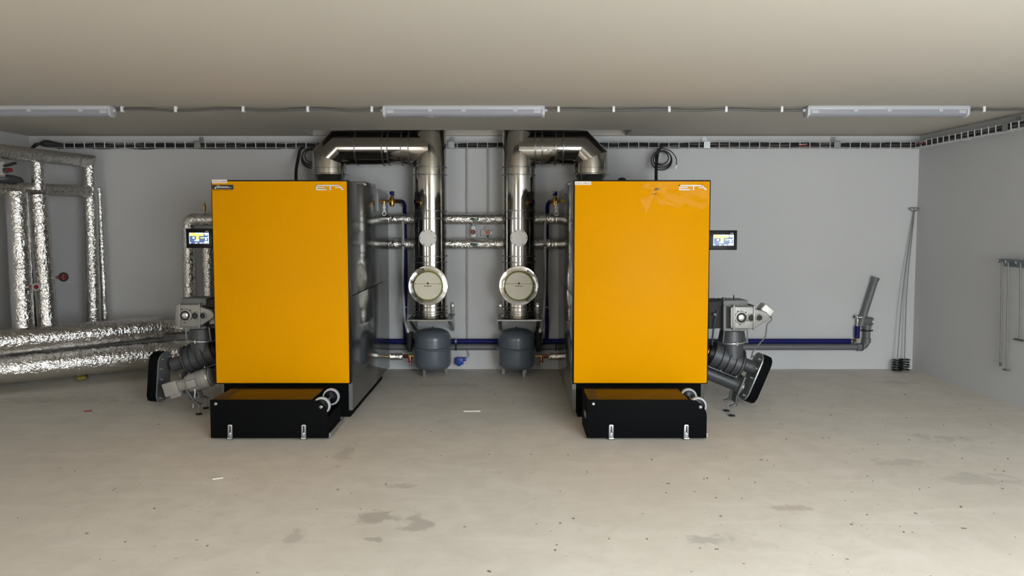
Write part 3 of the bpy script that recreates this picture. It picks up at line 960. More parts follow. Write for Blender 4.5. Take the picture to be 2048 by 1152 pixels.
# ------------------------------------------------------------------ flues
def flue(px_v, px_s, label, run_bands):
    YF, r = 7.50, 0.166
    xv = W(px_v, 450, YF).x
    xs_ = W(px_s, 330, YF).x
    s = 1 if xv > xs_ else -1
    t = thing('flue', label, 'flue', (xv, YF, 0.6), 'stainless steel flues')

    def ring(z, name='joint_band', dr=0.008, hh=0.005):
        MB().lathe([(r - 0.004, -hh - 0.003), (r + dr, -hh), (r + dr, hh), (r - 0.004, hh + 0.003)], (xv, YF, z), (0, 0, 1), 56).build(name, 'bracketsteel', t)
    z0 = W(px_v, 634, YF).z
    # vertical run in its four lengths
    zs = [z0, W(px_v, 523, YF).z, W(px_v, 436, YF).z, W(px_v, 350, YF).z, 3.28]
    for a, b in zip(zs, zs[1:]):
        MB().cyl((xv, YF, a + 0.001), (xv, YF, b - 0.001), r, n=64).build('pipe_length', 'steel', t)
    for py in (335, 350.5, 422, 437, 511.5, 523.5, 612, 620.5, 625.5):
        ring(W(px_v, py, YF).z)
    MB().lathe([(r + 0.004, 0), (r + 0.012, 0.004), (r + 0.004, 0.03)], (xv, YF, z0), (0, 0, 1), 48).build('base_collar', 'steel', t)
    # elbow to the boiler: three mitred pieces
    rr = 0.171
    zh = 2.308
    zc = W(px_s, 350, YF).z
    A, B, C, D = V((xs_, YF, zc)), V((xs_, YF, 2.203)), V((xs_ + s * 0.105, YF, 2.308)), V((xv, YF, zh))

    def piece(p0, p1, n0, n1, name):
        tt = (p1 - p0).normalized()
        u_, w_ = V((0, 1, 0)), tt.cross(V((0, 1, 0)))
        m = MB()
        n = 64
        for (c_, nn) in ((p0, n0), (p1, n1)):
            for j in range(n):
                an = 2 * math.pi * j / n
                o_ = (u_ * math.cos(an) + w_ * math.sin(an)) * rr
                m.v.append(c_ + o_ - tt * (nn.dot(o_) / nn.dot(tt)))
        m.ring_faces(0, 2, n)
        m.build(name, 'steel', t)
    t1, t2, t3 = (B - A).normalized(), (C - B).normalized(), (D - C).normalized()
    piece(A, B, t1, (t1 + t2).normalized(), 'elbow_piece')
    piece(B, C, (t1 + t2).normalized(), (t2 + t3).normalized(), 'elbow_piece')
    piece(C, D, (t2 + t3).normalized(), t3, 'cross_run')
    for px in run_bands:
        bx = W(px, 300, YF - 0.1).x
        MB().lathe([(rr - 0.003, -0.009), (rr + 0.008, -0.005), (rr + 0.008, 0.005), (rr - 0.003, 0.009)], (bx, YF, zh), (1, 0, 0), 56).build('joint_band', 'bracketsteel', t)
    q = W(sum(run_bands[1:3]) / 2, 302, YF - rr)
    MB().lathe([(0.016, 0), (0.014, 0.012), (0.006, 0.014)], V((q.x, YF - rr + 0.004, q.z)), (0, -1, 0), 16).build('test_plug', 'matte', t)
    ringz = W(px_s, 337, YF).z
    MB().lathe([(rr - 0.003, -0.006), (rr + 0.004, -0.003), (rr + 0.004, 0.003), (rr - 0.003, 0.006)], (xs_, YF, ringz), (0, 0, 1), 56).build('joint_band', 'steel', t)
    MB().lathe([(0.14, -0.004), (0.195, 0.0), (0.195, 0.006), (rr, 0.014)], (xs_, YF, zc), (0, 0, 1), 56).build('outlet_flange', 'steel', t)
    MB().lathe([(0.12, 1.876 - zc), (0.12, -0.08), (0.15, -0.02), (0.155, 0.0)], (xs_, YF, zc), (0, 0, 1), 56).build('outlet_spigot', 'sheet', t)
    # round inspection plate
    zi = W(px_v, 476, YF - 0.22).z
    yf = YF - 0.235
    MB().cyl((xv, YF - 0.10, zi), (xv, yf + 0.012, zi), 0.066, n=40).build('inspection_stub', 'steel', t)
    ip = MB().lathe([(0.086, 0), (0.086, 0.010), (0.083, 0.013)], (xv, yf + 0.013, zi), (0, -1, 0), 48).build('inspection_plate', 'matte', t, label='round grey inspection plate')
    for k in range(6):
        an = 2 * math.pi * k / 6
        p = V((xv + 0.073 * math.cos(an), yf, zi + 0.073 * math.sin(an)))
        MB().cyl(p, p + V((0, -0.006, 0)), 0.0055, n=10).build('bolt', 'ink', ip)
    # cleaning port with polished collar and cream lid
    zp = W(px_v, 572, 7.25).z
    y1 = YF - 0.20
    MB().cyl((xv, YF - 0.05, zp), (xv, y1, zp), 0.150, n=56).build('port_stub', 'steel', t)
    MB().lathe([(0.150, 0.0), (0.196, 0.0), (0.197, 0.010), (0.193, 0.016), (0.160, 0.020), (0.146, 0.026)], (xv, y1, zp), (0, -1, 0), 64, caps=False).build(
        'port_collar', 'chrome', t, label='polished collar')
    MB().lathe([(0.148, 0.0), (0.148, 0.03), (0.139, 0.036), (0.139, 0.02)], (xv, y1 - 0.006, zp), (0, -1, 0), 64, caps=False).build('port_seal', 'limeseal', t)
    lid = MB().lathe([(0.138, 0), (0.138, 0.044), (0.134, 0.050)], (xv, y1, zp), (0, -1, 0), 64).build('port_lid', 'cream', t, label='cream lid with a black line across')
    yl = y1 - 0.0515
    k = MB()
    k.box(xv - 0.118, xv + 0.120, yl, yl + 0.002, zp + 0.020, zp + 0.0225)
    for sg in (-1, 1):
        k.prism([V((xv + sg * 0.130, yl, zp + 0.0212)), V((xv + sg * 0.116, yl, zp + 0.026)), V((xv + sg * 0.116, yl, zp + 0.0164))], (0, 0.002, 0))
    for j in range(9):
        k.box(xv - 0.038 + j * 0.0085, xv - 0.038 + j * 0.0085 + 0.0065, yl, yl + 0.002, zp - 0.004, zp + 0.003 + (0.002 if j in (0, 4) else 0))
    k.build('lid_print', 'ink', lid)
    k = MB().lathe([(0.010, 0), (0.010, 0.004)], (xv, yl + 0.002, zp + 0.026), (0, -1, 0), 16)
    k.build('lid_vent', 'ink', lid)
    # wall bracket under the foot
    zb = z0 - 0.004
    MB().box(xv - 0.215, xv + 0.225, YF - 0.19, BACK, zb - 0.012, zb).build('bracket_plate', 'bracketsteel', t)
    for sx in (-0.19, 0.20):
        x = xv + sx
        MB().box(x - 0.016, x + 0.016, BACK - 0.03, BACK, zb - 0.18, zb + 0.12).build('bracket_post', 'bracketsteel', t)
        a0, a1 = V((x, YF - 0.15, zb - 0.012)), V((x, BACK - 0.02, zb - 0.17))
        ax = (a1 - a0).normalized()
        MB().obox((a0 + a1) / 2, (ax, V((1, 0, 0)), ax.cross(V((1, 0, 0)))), ((a1 - a0).length / 2, 0.018, 0.006)).build('bracket_strut', 'bracketsteel', t)
        MB().cyl((x, BACK - 0.032, zb + 0.09), (x, BACK - 0.045, zb + 0.09), 0.012, n=6).build('bracket_bolt', 'chrome', t)
    return t


flue(860.5, 659, 'stainless flue elbowing down to the left boiler', (711, 765, 776, 803, 818))
flue(1037.5, 1181, 'stainless flue elbowing down to the right boiler', (1070, 1084, 1111, 1126))

# ------------------------------------------------------------------ expansion vessels
def vessel(px, label, feet):
    Yv, r = 7.52, 0.188
    x = W(px, 700, Yv).x
    zt, zb = W(px, 656, Yv).z, W(px, 740, Yv).z
    zm = W(px, 695, Yv).z
    t = thing('expansion_vessel', label, 'expansion vessel', (x, Yv, 0), 'grey expansion vessels')
    up = [(r, zm), (r, zt - 0.105)]
    for i in range(1, 13):
        an = R(90 * i / 12)
        up.append((max(0.004, r * math.cos(an) ** 0.72), zt - 0.105 + 0.105 * math.sin(an)))
    dn = [(0.004, zb)]
    for i in range(1, 13):
        an = R(90 * i / 12)
        dn.append((r * math.sin(an) ** 0.72, zb + 0.085 * (1 - math.cos(an))))
    dn.append((r, zm))
    MB().lathe(up, (x, Yv, 0), (0, 0, 1), 56).build('upper_shell', 'vessel', t, sharp=60)
    MB().lathe(dn, (x, Yv, 0), (0, 0, 1), 56).build('lower_shell', 'vessel', t, sharp=60)
    MB().lathe([(r - 0.003, -0.015), (r + 0.016, -0.008), (r + 0.018, 0.006), (r - 0.003, 0.014)], (x, Yv, zm), (0, 0, 1), 56).build('clamp_rim', 'vessel', t, label='raised rim around the middle')
    MB().cyl((x, Yv, zt - 0.002), (x, Yv, zt + 0.014), 0.008, n=10).build('valve_cap', 'ink', t)
    for (fx, fy) in feet:
        xx, yy = x + fx, Yv + fy
        MB().box(xx - 0.014, xx + 0.014, yy - 0.014, yy + 0.014, 0, zb + 0.06).build('foot', 'bracketsteel', t)
    return t


vessel(865.5, 'grey expansion vessel under the left flue', ((-0.075, -0.10), (0.135, 0.04), (-0.09, 0.10)))
vessel(1033, 'grey expansion vessel under the right flue', ((0.075, -0.10), (-0.135, 0.04), (0.09, 0.10)))


# ------------------------------------------------------------------ foil-wrapped pipes
def foil_pipe(label, pts, r, bands=(), name='insulated_pipe', group=None, step=0.02, wob=0.035, rad=None, jag=26):
    pts = [V(p) for p in pts]
    base = min(pts, key=lambda p: p.z)
    t = thing(name, label, 'pipe', base, group)
    path = bend(pts, rad) if rad else pts
    path = dense(path, step)
    MB().sweep(path, r, 28, wob=wob, wscale=jag).build('foil_jacket', 'foil', t, sharp=50)
    for (i, f) in bands:
        p = pts[i].lerp(pts[i + 1], f)
        ax = (pts[i + 1] - pts[i]).normalized()
        w = 0.022
        MB().lathe([(r * 1.0, -w), (r * 1.03, -w * 0.8), (r * 1.035, 0), (r * 1.03, w * 0.8), (r * 1.0, w)], p, ax, 32).build('tape_band', 'foil', t)
    return t


YP = 7.727
up = foil_pipe('upper foil-wrapped pipe with a green arrow pointing left, behind the flues', [W(752, 438, YP), W(1146, 438, YP)], 0.058,
               [(0, 0.12), (0, 0.9)], group='foil pipes behind the flues', wob=0.02)
lo = foil_pipe('lower foil-wrapped pipe with a green arrow pointing right, behind the flues', [W(752, 488, YP), W(1146, 488, YP)], 0.058,
               [(0, 0.1), (0, 0.88)], group='foil pipes behind the flues', wob=0.02)


def pipe_arrow(parent, px0, px1, py, left):
    """a flat sticker bent round the front of the pipe"""
    Yf = YP
    a, b = W(px0, py, Yf), W(px1, py, Yf)
    zc, rr, h = W(900, 438 if py < 460 else 488, Yf).z, 0.0615, 0.026
    L_ = b.x - a.x
    n = 10
    vs, fs = [], []
    for i in range(n + 1):
        u_ = i / n
        k = min(1.0, u_ / 0.28) if left else min(1.0, (1 - u_) / 0.28)
        for j in range(5):
            ang = (j / 4 - 0.5) * h / rr * max(0.03, k) + R(-2)
            vs.append((a.x + L_ * u_, YP - rr * math.cos(ang), zc + rr * math.sin(ang)))
    for i in range(n):
        for j in range(4):
            o_ = i * 5 + j
            fs.append((o_, o_ + 1, o_ + 6, o_ + 5))
    m = MB().add(vs, fs)
    s = m.build('flow_arrow', 'green', parent, label='dark green flow arrow sticker')
    m = MB()
    xx = a.x + L_ * (0.62 if left else 0.66)
    m.box(xx, xx + L_ * 0.22, YP - rr - 0.0012, YP - rr - 0.0004, zc - 0.004, zc + 0.003)
    m.build('arrow_mark', 'whiteprint', s)


pipe_arrow(up, 939, 958, 438, True)
pipe_arrow(lo, 941, 960, 488, False)

GL = 'foil-wrapped pipes in the left corner'
# pair on floor level
A0, A1 = W(0, 684, 6.62), W(323, 655, 7.55)
dA = A1 - A0
foil_pipe('thick foil-wrapped pipe on top of the pair along the left floor', [A0 - dA * 0.30, A0 + dA * 0.0, A1], 0.116,
          [(1, 0.46), (1, 0.56), (1, 0.985)], group=GL, wob=0.05, jag=30)
foil_pipe('slimmer foil pipe stub running on from the thick upper floor pipe', [A1 - dA * 0.03, W(356, 654, 7.66), W(430, 652, 7.66)], 0.075, [], group=GL, rad=0.1)
B0, B1 = W(0, 738.5, 6.67), W(312, 709, 7.45)
dB = B1 - B0
foil_pipe('thick foil-wrapped pipe at the bottom of the pair along the left floor', [B0 - dB * 0.28, B0, B1, B1 + V((0.35, 0.2, 0)), B1 + V((1.1, 0.2, 0))], 0.132,
          [(1, 0.47), (1, 0.57)], group=GL, wob=0.045, jag=26)
# overhead pipes
C1, C0 = W(178, 323, 7.6), W(0, 303, 6.53)
dC = C1 - C0
foil_pipe('foil pipe under the ceiling turning down into the tall riser in the left corner', [C0 - dC * 1.2, C1, W(183, 480, 7.6), W(188, 652, 7.6)], 0.066,
          [(0, 0.93), (1, 0.55), (1, 0.98)], group=GL)
E1, E0 = W(176, 383, 7.52), W(0, 376, 6.7)
dE = E1 - E0
foil_pipe('foil pipe crossing below the ceiling pipe and ending at the tall riser', [E0 - dE * 0.9, E1], 0.060, [(0, 0.67)], group=GL)
foil_pipe('thin foil riser just right of the tall corner riser', [W(198, 377, 7.72), W(211, 652, 7.72)], 0.033, [(0, 0.2), (0, 0.7)], group=GL)
foil_pipe('leftmost thick foil riser standing on the floor pipes', [W(33, 384, 6.82), W(47, 655, 6.78)], 0.090, [(0, 0.55)], group=GL, wob=0.04)
foil_pipe('second thick foil riser from the left with the black-rimmed valve wheel', [W(76, 390, 7.0), W(95, 650, 6.98)], 0.085, [(0, 0.75)], group=GL, wob=0.03)
foil_pipe('short foil riser between the two overhead pipes', [W(75, 326, 6.98), W(77, 380, 6.98)], 0.057, [(0, 0.12)], group=GL, wob=0.04)
tag(MB().cyl(W(62, 428, 7.35), W(68, 660, 7.35), 0.058, n=20).build('black_upright', 'rubber'), 'black upright cylinder in the gap between the two thick foil risers', 'pipe')  # plain black cylinder filling the gap between the two risers
# by the left boiler
foil_pipe('foil pipe bending down left of the left boiler display', [W(446, 439, 7.5), W(377, 439, 7.5), W(380, 640, 7.5)], 0.066, [(1, 0.65), (1, 0.95)], rad=0.07, wob=0.05)
foil_pipe('foil riser tight against the left boiler edge', [W(415, 462, 7.55), W(420, 640, 7.55)], 0.062, [(0, 0.55)], wob=0.04)
t = thing('air_vent', 'small brass air vent on the foil pipe beside the left boiler', 'air vent', W(409, 424, 7.5))
MB().lathe([(0.010, 0), (0.010, 0.02), (0.015, 0.024), (0.015, 0.07), (0.008, 0.076)], W(409, 424, 7.5), (0, 0, 1), 16).build('body', 'brass', t)
MB().cyl(W(409, 408, 7.5) + V((0, 0, -0.006)), W(409, 408, 7.5) + V((0, 0, 0.012)), 0.006, n=10).build('screw_cap', 'copper', t)


# valve wheels on the risers
def valve_wheel(p0, p1, r, rim, label):
    t = thing('valve_wheel', label, 'valve', p0)
    ax = (p1 - p0).normalized()
    MB().cyl(p0, p1, 0.011, n=14).build('stem', 'matte', t)
    MB().cyl(p0.lerp(p1, 0.45), p1 - ax * 0.008, 0.017, 0.026, n=18).build('hub', 'red', t)
    u_, w_ = ortho(ax)
    m = MB().sweep([p1 + (u_ * math.cos(2 * math.pi * k / 28) + w_ * math.sin(2 * math.pi * k / 28)) * r for k in range(28)], 0.009, 10, closed=True)
    m.build('rim', rim, t)
    for k in range(4):
        d = u_ * math.cos(R(90) * k) + w_ * math.sin(R(90) * k)
        MB().cyl(p1, p1 + d * r, 0.007, n=8).build('spoke', 'red', t)


valve_wheel(W(104, 556, 6.9), W(127, 554, 6.72), 0.034, 'rubber', 'round valve wheel with red spokes and black rim on the second riser')
valve_wheel(W(52, 574, 6.72), W(72, 574, 6.60), 0.028, 'greyhose', 'red valve wheel with pale rim on the leftmost riser')
t = thing('lever_valve', 'lever valve with dark handle and red cap between the overhead pipes, top left', 'valve', W(2, 346, 6.7))
MB().sweep(bend([W(-40, 356, 6.6), W(22, 357, 6.75), W(40, 362, 6.95), W(40, 380, 6.95)], 0.06), 0.036, 18).build('pipe_bend', 'castdark', t)
MB().cyl(W(4, 352, 6.62), W(6, 325, 6.66), 0.024, n=18).build('bonnet', 'matte', t)
MB().cyl(W(8, 341, 6.62), W(16, 341, 6.62), 0.022, n=16).build('gland', 'castdark', t)
MB().cyl(W(16, 340, 6.6), W(23, 340, 6.6), 0.018, n=16).build('cap', 'red', t)
MB().obox(W(20, 329, 6.6), (V((0.96, 0, 0.28)), V((0, 1, 0)), V((-0.28, 0, 0.96))), (0.05, 0.02, 0.010)).build('lever', 'rubber', t, bevel=0.004)
# prop and foam lump under the floor pipes
pf = G(172, 757)
tag(MB().box(pf.x - 0.012, pf.x + 0.012, pf.y - 0.02, pf.y + 0.02, 0.0, 0.13).build('pipe_prop', 'castdark'), 'short dark prop under the lower floor pipe', 'support')
pf = G(162, 760)
m = MB().sphere((pf.x, pf.y, 0.022), 0.055, sz=0.42)
for p in m.v:
    p += V((1, 0.6, 0.3)) * 0.02 * noise.noise(p * 30)
    p.z = max(0.0, p.z)
tag(m.build('foam_lump', 'foam'), 'ochre lump of foam on the floor beside the prop', 'foam')

# ------------------------------------------------------------------ water and drain pipes along the back wall
YB = 7.76
t = thing('water_pipe', 'blue insulated water pipe running low along the back wall', 'pipe', W(1024, 682, YB))
zb_ = W(1560, 682.5, YB).z
xa, xb = W(640, 682, YB).x, W(1706, 682, YB).x
MB().cyl((xa, YB, zb_), (xb, YB, zb_), 0.026, n=20).build('blue_sleeve', 'blue', t)
for px in (820, 912, 1083, 1702):
    x = W(px, 682, YB).x
    MB().lathe([(0.025, -0.010), (0.030, -0.008), (0.030, 0.008), (0.025, 0.010)], (x, YB, zb_), (1, 0, 0), 20).build('pipe_clip', 'zinc', t)
    MB().cyl((x, YB, zb_), (x, BACK - 0.002, zb_), 0.006, n=8).build('clip_stud', 'zinc', t)
xr = W(1714, 682, YB).x
MB().sweep(bend([V((xb, YB, zb_)), V((xr, YB, zb_)), V((xr, YB, zb_ + 0.05))], 0.03), 0.012, 12).build('brass_elbow', 'brass', t)
MB().cyl((xr, YB, W(1714, 676, YB).z), (xr, YB, W(1714, 652, YB).z), 0.025, n=20).build('riser_sleeve', 'blue', t, label='short blue riser')
MB().cyl((xr, YB, W(1714, 652, YB).z), (xr, YB, W(1714, 638, YB).z), 0.009, n=12).build('riser_pipe', 'white', t)
vt = W(1714, 634, YB)
MB().sphere(vt, 0.026, sz=0.9).build('valve_body', 'chrome', t, label='chromed stop valve')
MB().cyl(vt + V((-0.03, -0.0, 0)), vt + V((-0.012, 0, 0)), 0.010, n=12).build('valve_cap', 'ink', t)
MB().cyl(vt + V((0.015, -0.01, -0.003)), vt + V((0.042, -0.02, -0.003)), 0.013, n=12).build('valve_spout', 'zinc', t)

t = thing('drain_pipe', 'grey plastic drain pipe along the back wall ending in a slanted upstand', 'pipe', W(1024, 696, YB))
zg = W(1600, 694, YB).z
xa, xb = W(640, 694, YB).x, W(1722, 694, YB).x
xd = W(1733, 694, YB).x
zd = W(1733, 648, YB).z
MB().sweep(bend([V((xa, YB, zg)), V((xd, YB, zg)), V((xd, YB, zd))], 0.075), 0.033, 20).build('pipe_run', 'pvc', t)
MB().lathe([(0.033, -0.03), (0.041, -0.028), (0.041, 0.02), (0.033, 0.024)], (xb - 0.02, YB, zg), (1, 0, 0), 24).build('socket', 'pvc', t)
MB().lathe([(0.041, 0), (0.043, 0.003), (0.043, 0.010), (0.041, 0.012)], (xb, YB, zg), (1, 0, 0), 24).build('seal_ring', 'rubber', t)
MB().lathe([(0.033, -0.02), (0.041, -0.018), (0.041, 0.03), (0.033, 0.032)], (xd, YB, W(1733, 682, YB).z), (0, 0, 1), 24).build('socket', 'pvc', t)
zr = W(1733, 661, YB).z
MB().lathe([(0.033, -0.008), (0.045, -0.006), (0.045, 0.006), (0.033, 0.008)], (xd, YB, zr), (0, 0, 1), 24).build('clamp', 'rubber', t)
for sg in (-1, 1):
    MB().box(xd + sg * 0.05 - 0.012, xd + sg * 0.05 + 0.012, YB - 0.006, YB + 0.006, zr - 0.007, zr + 0.007).build('clamp_ear', 'rubber', t)
MB().cyl((xd, YB, zr), (xd, BACK, zr), 0.006, n=8).build('clip_stud', 'zinc', t)
MB().cyl((xd, YB, zd - 0.05), (xd, YB, zd + 0.03), 0.039, n=24).build('socket', 'pvc', t)
jc = W(1738, 642, YB)
MB().cyl(jc + V((-0.055, 0.0, 0.005)), jc + V((0.012, -0.055, 0.0)), 0.043, n=24).build('cleaning_eye', 'pvc', t)
MB().obox(jc + V((0.013, -0.057, 0.0)), (V((0.8, 0.6, 0)), V((0.6, -0.8, 0)), V((0, 0, 1))), (0.016, 0.0015, 0.010)).build('eye_sticker', 'whiteprint', t)
s0, s1 = W(1722, 648, YB), W(1750, 560, YB)
MB().cyl(s0, s1, 0.033, n=24).build('slanted_pipe', 'pvc', t)
sa = (s1 - s0).normalized()
MB().lathe([(0.033, -0.01), (0.039, 0), (0.039, 0.03), (0.034, 0.03), (0.030, 0.0)], s1 - sa * 0.0, sa, 24).build('open_socket', 'pvc', t)
MB().cyl(s0 - sa * 0.02, s0 + sa * 0.05, 0.040, n=24).build('socket', 'pvc', t)
for px in (912, 1112, 1480):
    x = W(px, 694, YB).x
    MB().lathe([(0.032, -0.010), (0.038, -0.008), (0.038, 0.008), (0.032, 0.010)], (x, YB, zg), (1, 0, 0), 20).build('pipe_clip', 'rubber', t)
    MB().cyl((x, YB, zg), (x, BACK - 0.002, zg), 0.006, n=8).build('clip_stud', 'zinc', t)


def side_fittings(s, px_pipe, px_hose, px_brass, px_link, k_, py_b, where):
    """blue feed, grey hose, safety valve, funnel and low brass link between one boiler and its vessel; s = +1 left group"""
    # blue vertical feed
    t = thing('feed_pipe', 'blue insulated pipe dropping to the water pipe beside the %s' % where, 'pipe', W(px_pipe, 680, 7.70))
    pts = [W(px_pipe - s * 24 * k_, 403, 7.40), W(px_pipe - s * 4, 403, 7.60), W(px_pipe + s * 1, 411, 7.74), W(px_pipe + s * 1.5, 424, 7.80), W(px_pipe + s * 2, 450, 7.801),
           W(px_pipe + s * 4, 560, 7.801), W(px_pipe + s * 2, 640, 7.801), W(px_pipe + s * 3, 684, 7.795)]
    MB().sweep(smooth_path(pts, 6), 0.019, 16).build('blue_sleeve', 'blue', t)
    MB().lathe([(0.018, -0.006), (0.021, -0.004), (0.021, 0.004), (0.018, 0.006)], W(px_pipe + s * 2.9, 614, 7.797), (0, 0, 1), 18).build('pipe_clip', 'zinc', t)
    # grey relief hose
    t = thing('relief_hose', 'pale grey relief hose hanging beside the %s' % where, 'hose', W(px_hose, 655, 7.62))
    pts = [W(px_hose - s * 1, 442, 7.64), W(px_hose, 470, 7.635), W(px_hose - s * 0.5, 560, 7.62), W(px_hose + s * 1, 600, 7.60), W(px_hose + s * 3, 635, 7.58), W(px_hose + s * 9, 662, 7.56)]
    MB().sweep(smooth_path(pts, 6), 0.015, 14).build('tube', 'greyhose', t)
    MB().lathe([(0.014, -0.008), (0.020, -0.005), (0.020, 0.005), (0.014, 0.008)], W(px_hose, 491, 7.635), (0, 0, 1), 14).build('hose_clip', 'ink', t)
    MB().cyl(W(px_hose + s * 9, 657, 7.56), W(px_hose + s * 10, 665, 7.56), 0.017, n=14).build('end_nut', 'matte', t)
    # black drain funnel
    fp = W(px_hose + s * 13, 680, 7.60)
    t = thing('drain_funnel', 'black drain funnel where the relief hose ends beside the %s' % where, 'funnel', fp + V((0, 0, -0.12)))
    zt_ = W(px_hose + s * 13, 664, 7.60).z
    MB().lathe([(0.024, zg - 0.02 - zt_), (0.026, -0.17), (0.034, -0.14), (0.034, -0.05), (0.040, -0.03), (0.044, 0.0), (0.036, 0.0), (0.03, -0.05)], V((fp.x, fp.y, zt_)), (0, 0, 1), 24).build('body', 'rubber', t)
    MB().sweep([V((fp.x, fp.y, zg + 0.0)), V((fp.x, YB, zg))], 0.022, 14).build('outlet', 'pvc', t)
    # safety valve group
    t = thing('safety_valve', 'brass safety valve with white drain fittings beside the %s' % where, 'valve', W(px_brass + s * 10, 440, 7.05))
    e0, e1 = W(px_brass - s * 1, py_b, 7.02), W(px_brass + s * 42 * k_, py_b + 0.5, 7.45)
    MB().cyl(e0, e1, 0.014, n=14).build('brass_pipe', 'brass', t)
    h0 = W(px_brass + s * 26 * k_, py_b + 1, 7.25)
    MB().lathe([(0.018, -0.05), (0.026, -0.03), (0.026, 0.02), (0.018, 0.035), (0.014, 0.06)], h0, (0, 0, 1), 18).build('valve_body', 'brass', t)
    MB().lathe([(0.016, 0.055), (0.022, 0.06), (0.022, 0.095), (0.012, 0.10)], h0, (0, 0, 1), 18).build('blue_cap', 'blue', t)
    MB().cyl(W(px_brass + s * 31 * k_, py_b + 0.5, 7.31), W(px_brass + s * 40 * k_, py_b + 0.5, 7.42), 0.021, n=18).build('union_nut', 'copper', t)
    d0 = W(px_brass + s * 10, py_b, 7.08)
    MB().sweep(smooth_path([d0 + V((0, 0, 0.10)), d0 + V((s * 0.02, 0, 0.085)), d0 + V((s * 0.06, 0.03, 0.05))], 5), 0.0045, 8).build('sensor_lead', 'greyhose', t)
    zz = d0.z
    for k, (ra, ha) in enumerate(((0.016, 0.026), (0.011, 0.022), (0.018, 0.022), (0.012, 0.02), (0.017, 0.016))):
        MB().cyl((d0.x, d0.y, zz - ha), (d0.x, d0.y, zz - 0.002), ra, n=14).build('drain_fitting', 'brass' if k == 0 else 'white', t)
        zz -= ha
    c_ = V((d0.x, d0.y, zz - 0.014))
    MB().sweep([c_ + V((0.018 * math.cos(2 * math.pi * k / 18), 0, 0.018 * math.sin(2 * math.pi * k / 18))) for k in range(18)], 0.004, 8, closed=True).build('drain_ring', 'white', t)
    # low brass link between boiler and vessel
    l0, l1 = W(px_link - s * 2, 713, 7.45), W(px_link + s * 76, 712, 7.52)
    t = thing('vessel_link', 'low brass connection with tap between vessel and the %s' % where, 'pipe fitting', W(px_link + s * 62, 735, 7.5))
    MB().cyl(l0, l1, 0.009, n=12).build('brass_pipe', 'brass', t)
    f0, f1 = W(px_link + s * 22, 713, 7.47), W(px_link + s * 46, 713, 7.49)
    MB().sweep(dense([f0, f1], 0.012), 0.036, 20, wob=0.06, wscale=30).build('foil_sleeve', 'foil', t)
    MB().lathe([(0.014, 0), (0.022, 0.005), (0.022, 0.05), (0.014, 0.055)], W(px_link + s * 48, 712.5, 7.49), V((s, 0, 0)), 6).build('union_nut', 'copper', t)
    tp = W(px_link + s * 62, 713, 7.5)
    MB().lathe([(0.012, -0.055), (0.016, -0.05), (0.016, -0.02), (0.012, 0.0)], tp, (0, 0, 1), 14).build('tap_body', 'copper', t)
    MB().cyl(tp + V((0, 0, -0.10)), tp + V((0, 0, -0.05)), 0.010, n=12).build('tap_spout', 'chrome', t)
    MB().obox(tp + V((0, -0.02, -0.05)), (V((1, 0, 0)), V((0, 1, 0)), V((0, 0, 1))), (0.022, 0.004, 0.006)).build('tap_handle', 'red', t)


side_fittings(1, 808, 806, 758, 758, 1.0, 402, 'left boiler')
side_fittings(-1, 1096, 1090, 1123, 1145, 0.5, 402, 'right boiler')

# small devices on the wall between the flues
p = W(946.5, 464, 7.74)
t = thing('mixing_valve', 'small red-knobbed valve with white body between the two wall pipes', 'valve', p + V((0, 0, -0.06)))
MB().cyl(W(946.5, 476, 7.74), W(946.5, 483, 7.74), 0.012, n=12).build('lower_pipe', 'zinc', t)
MB().cyl(W(946.5, 448, 7.74), W(946.5, 454, 7.74), 0.012, n=12).build('upper_pipe', 'zinc', t)
MB().box(p.x - 0.022, p.x + 0.026, 7.72, 7.76, p.z - 0.052, p.z + 0.060).build('body', 'white', t, bevel=0.006)
MB().lathe([(0.025, 0), (0.025, 0.03), (0.018, 0.035)], V((p.x, 7.72, p.z)), (0, -1, 0), 12).build('knob', 'red', t)
p = W(973, 465, 7.79)
t = thing('pressure_gauge', 'small grey instrument case with orange dial on the wall between the flues', 'gauge', p + V((0, 0, -0.03)))
MB().box(p.x - 0.064, p.x + 0.062, 7.79, 7.815, p.z - 0.032, p.z + 0.030).build('case', 'clear', t, bevel=0.005)
MB().box(p.x - 0.004, p.x + 0.040, 7.765, 7.795, p.z - 0.018, p.z + 0.020).build('dial_block', 'orange', t, bevel=0.006)
MB().box(p.x - 0.020, p.x + 0.020, 7.78, 7.80, p.z + 0.028, p.z + 0.060).build('connector', 'greyhose', t, bevel=0.003)
MB().cyl((p.x + 0.014, 7.78, p.z - 0.05), (p.x + 0.014, 7.78, p.z - 0.03), 0.010, n=12).build('plug', 'ink', t)

# conduits and socket
t = thing('conduit', 'long grey conduit on the back wall running down to the blue socket', 'conduit', W(933, 700, 7.808))
MB().sweep(smooth_path([W(933.5, 296, 7.808), W(933.5, 400, 7.808), W(934, 560, 7.808), W(934.5, 690, 7.808), W(936, 702, 7.808), W(937, 711, 7.808), W(930, 718, 7.808)], 6), 0.0105, 10).build('tube', 'greyhose', t)
for py in (320, 400, 560, 640):
    q = W(933.6, py, 7.808)
    MB().box(q.x - 0.014, q.x + 0.014, 7.788, 7.82, q.z - 0.008, q.z + 0.008).build('clip', 'greyhose', t)
t = thing('conduit', 'short grey conduit on the back wall beside the right flue', 'conduit', W(976, 430, 7.808))
MB().sweep([W(976, 296, 7.808), W(976, 432, 7.808)], 0.0105, 10).build('tube', 'greyhose', t)
for py in (310, 330, 405):
    q = W(976, py, 7.808)
    MB().box(q.x - 0.014, q.x + 0.014, 7.788, 7.82, q.z - 0.008, q.z + 0.008).build('clip', 'greyhose', t)
p = W(919, 721.5, 7.78)
t = thing('socket', 'blue industrial socket hanging low on the back wall', 'socket', p + V((0, 0, -0.05)))
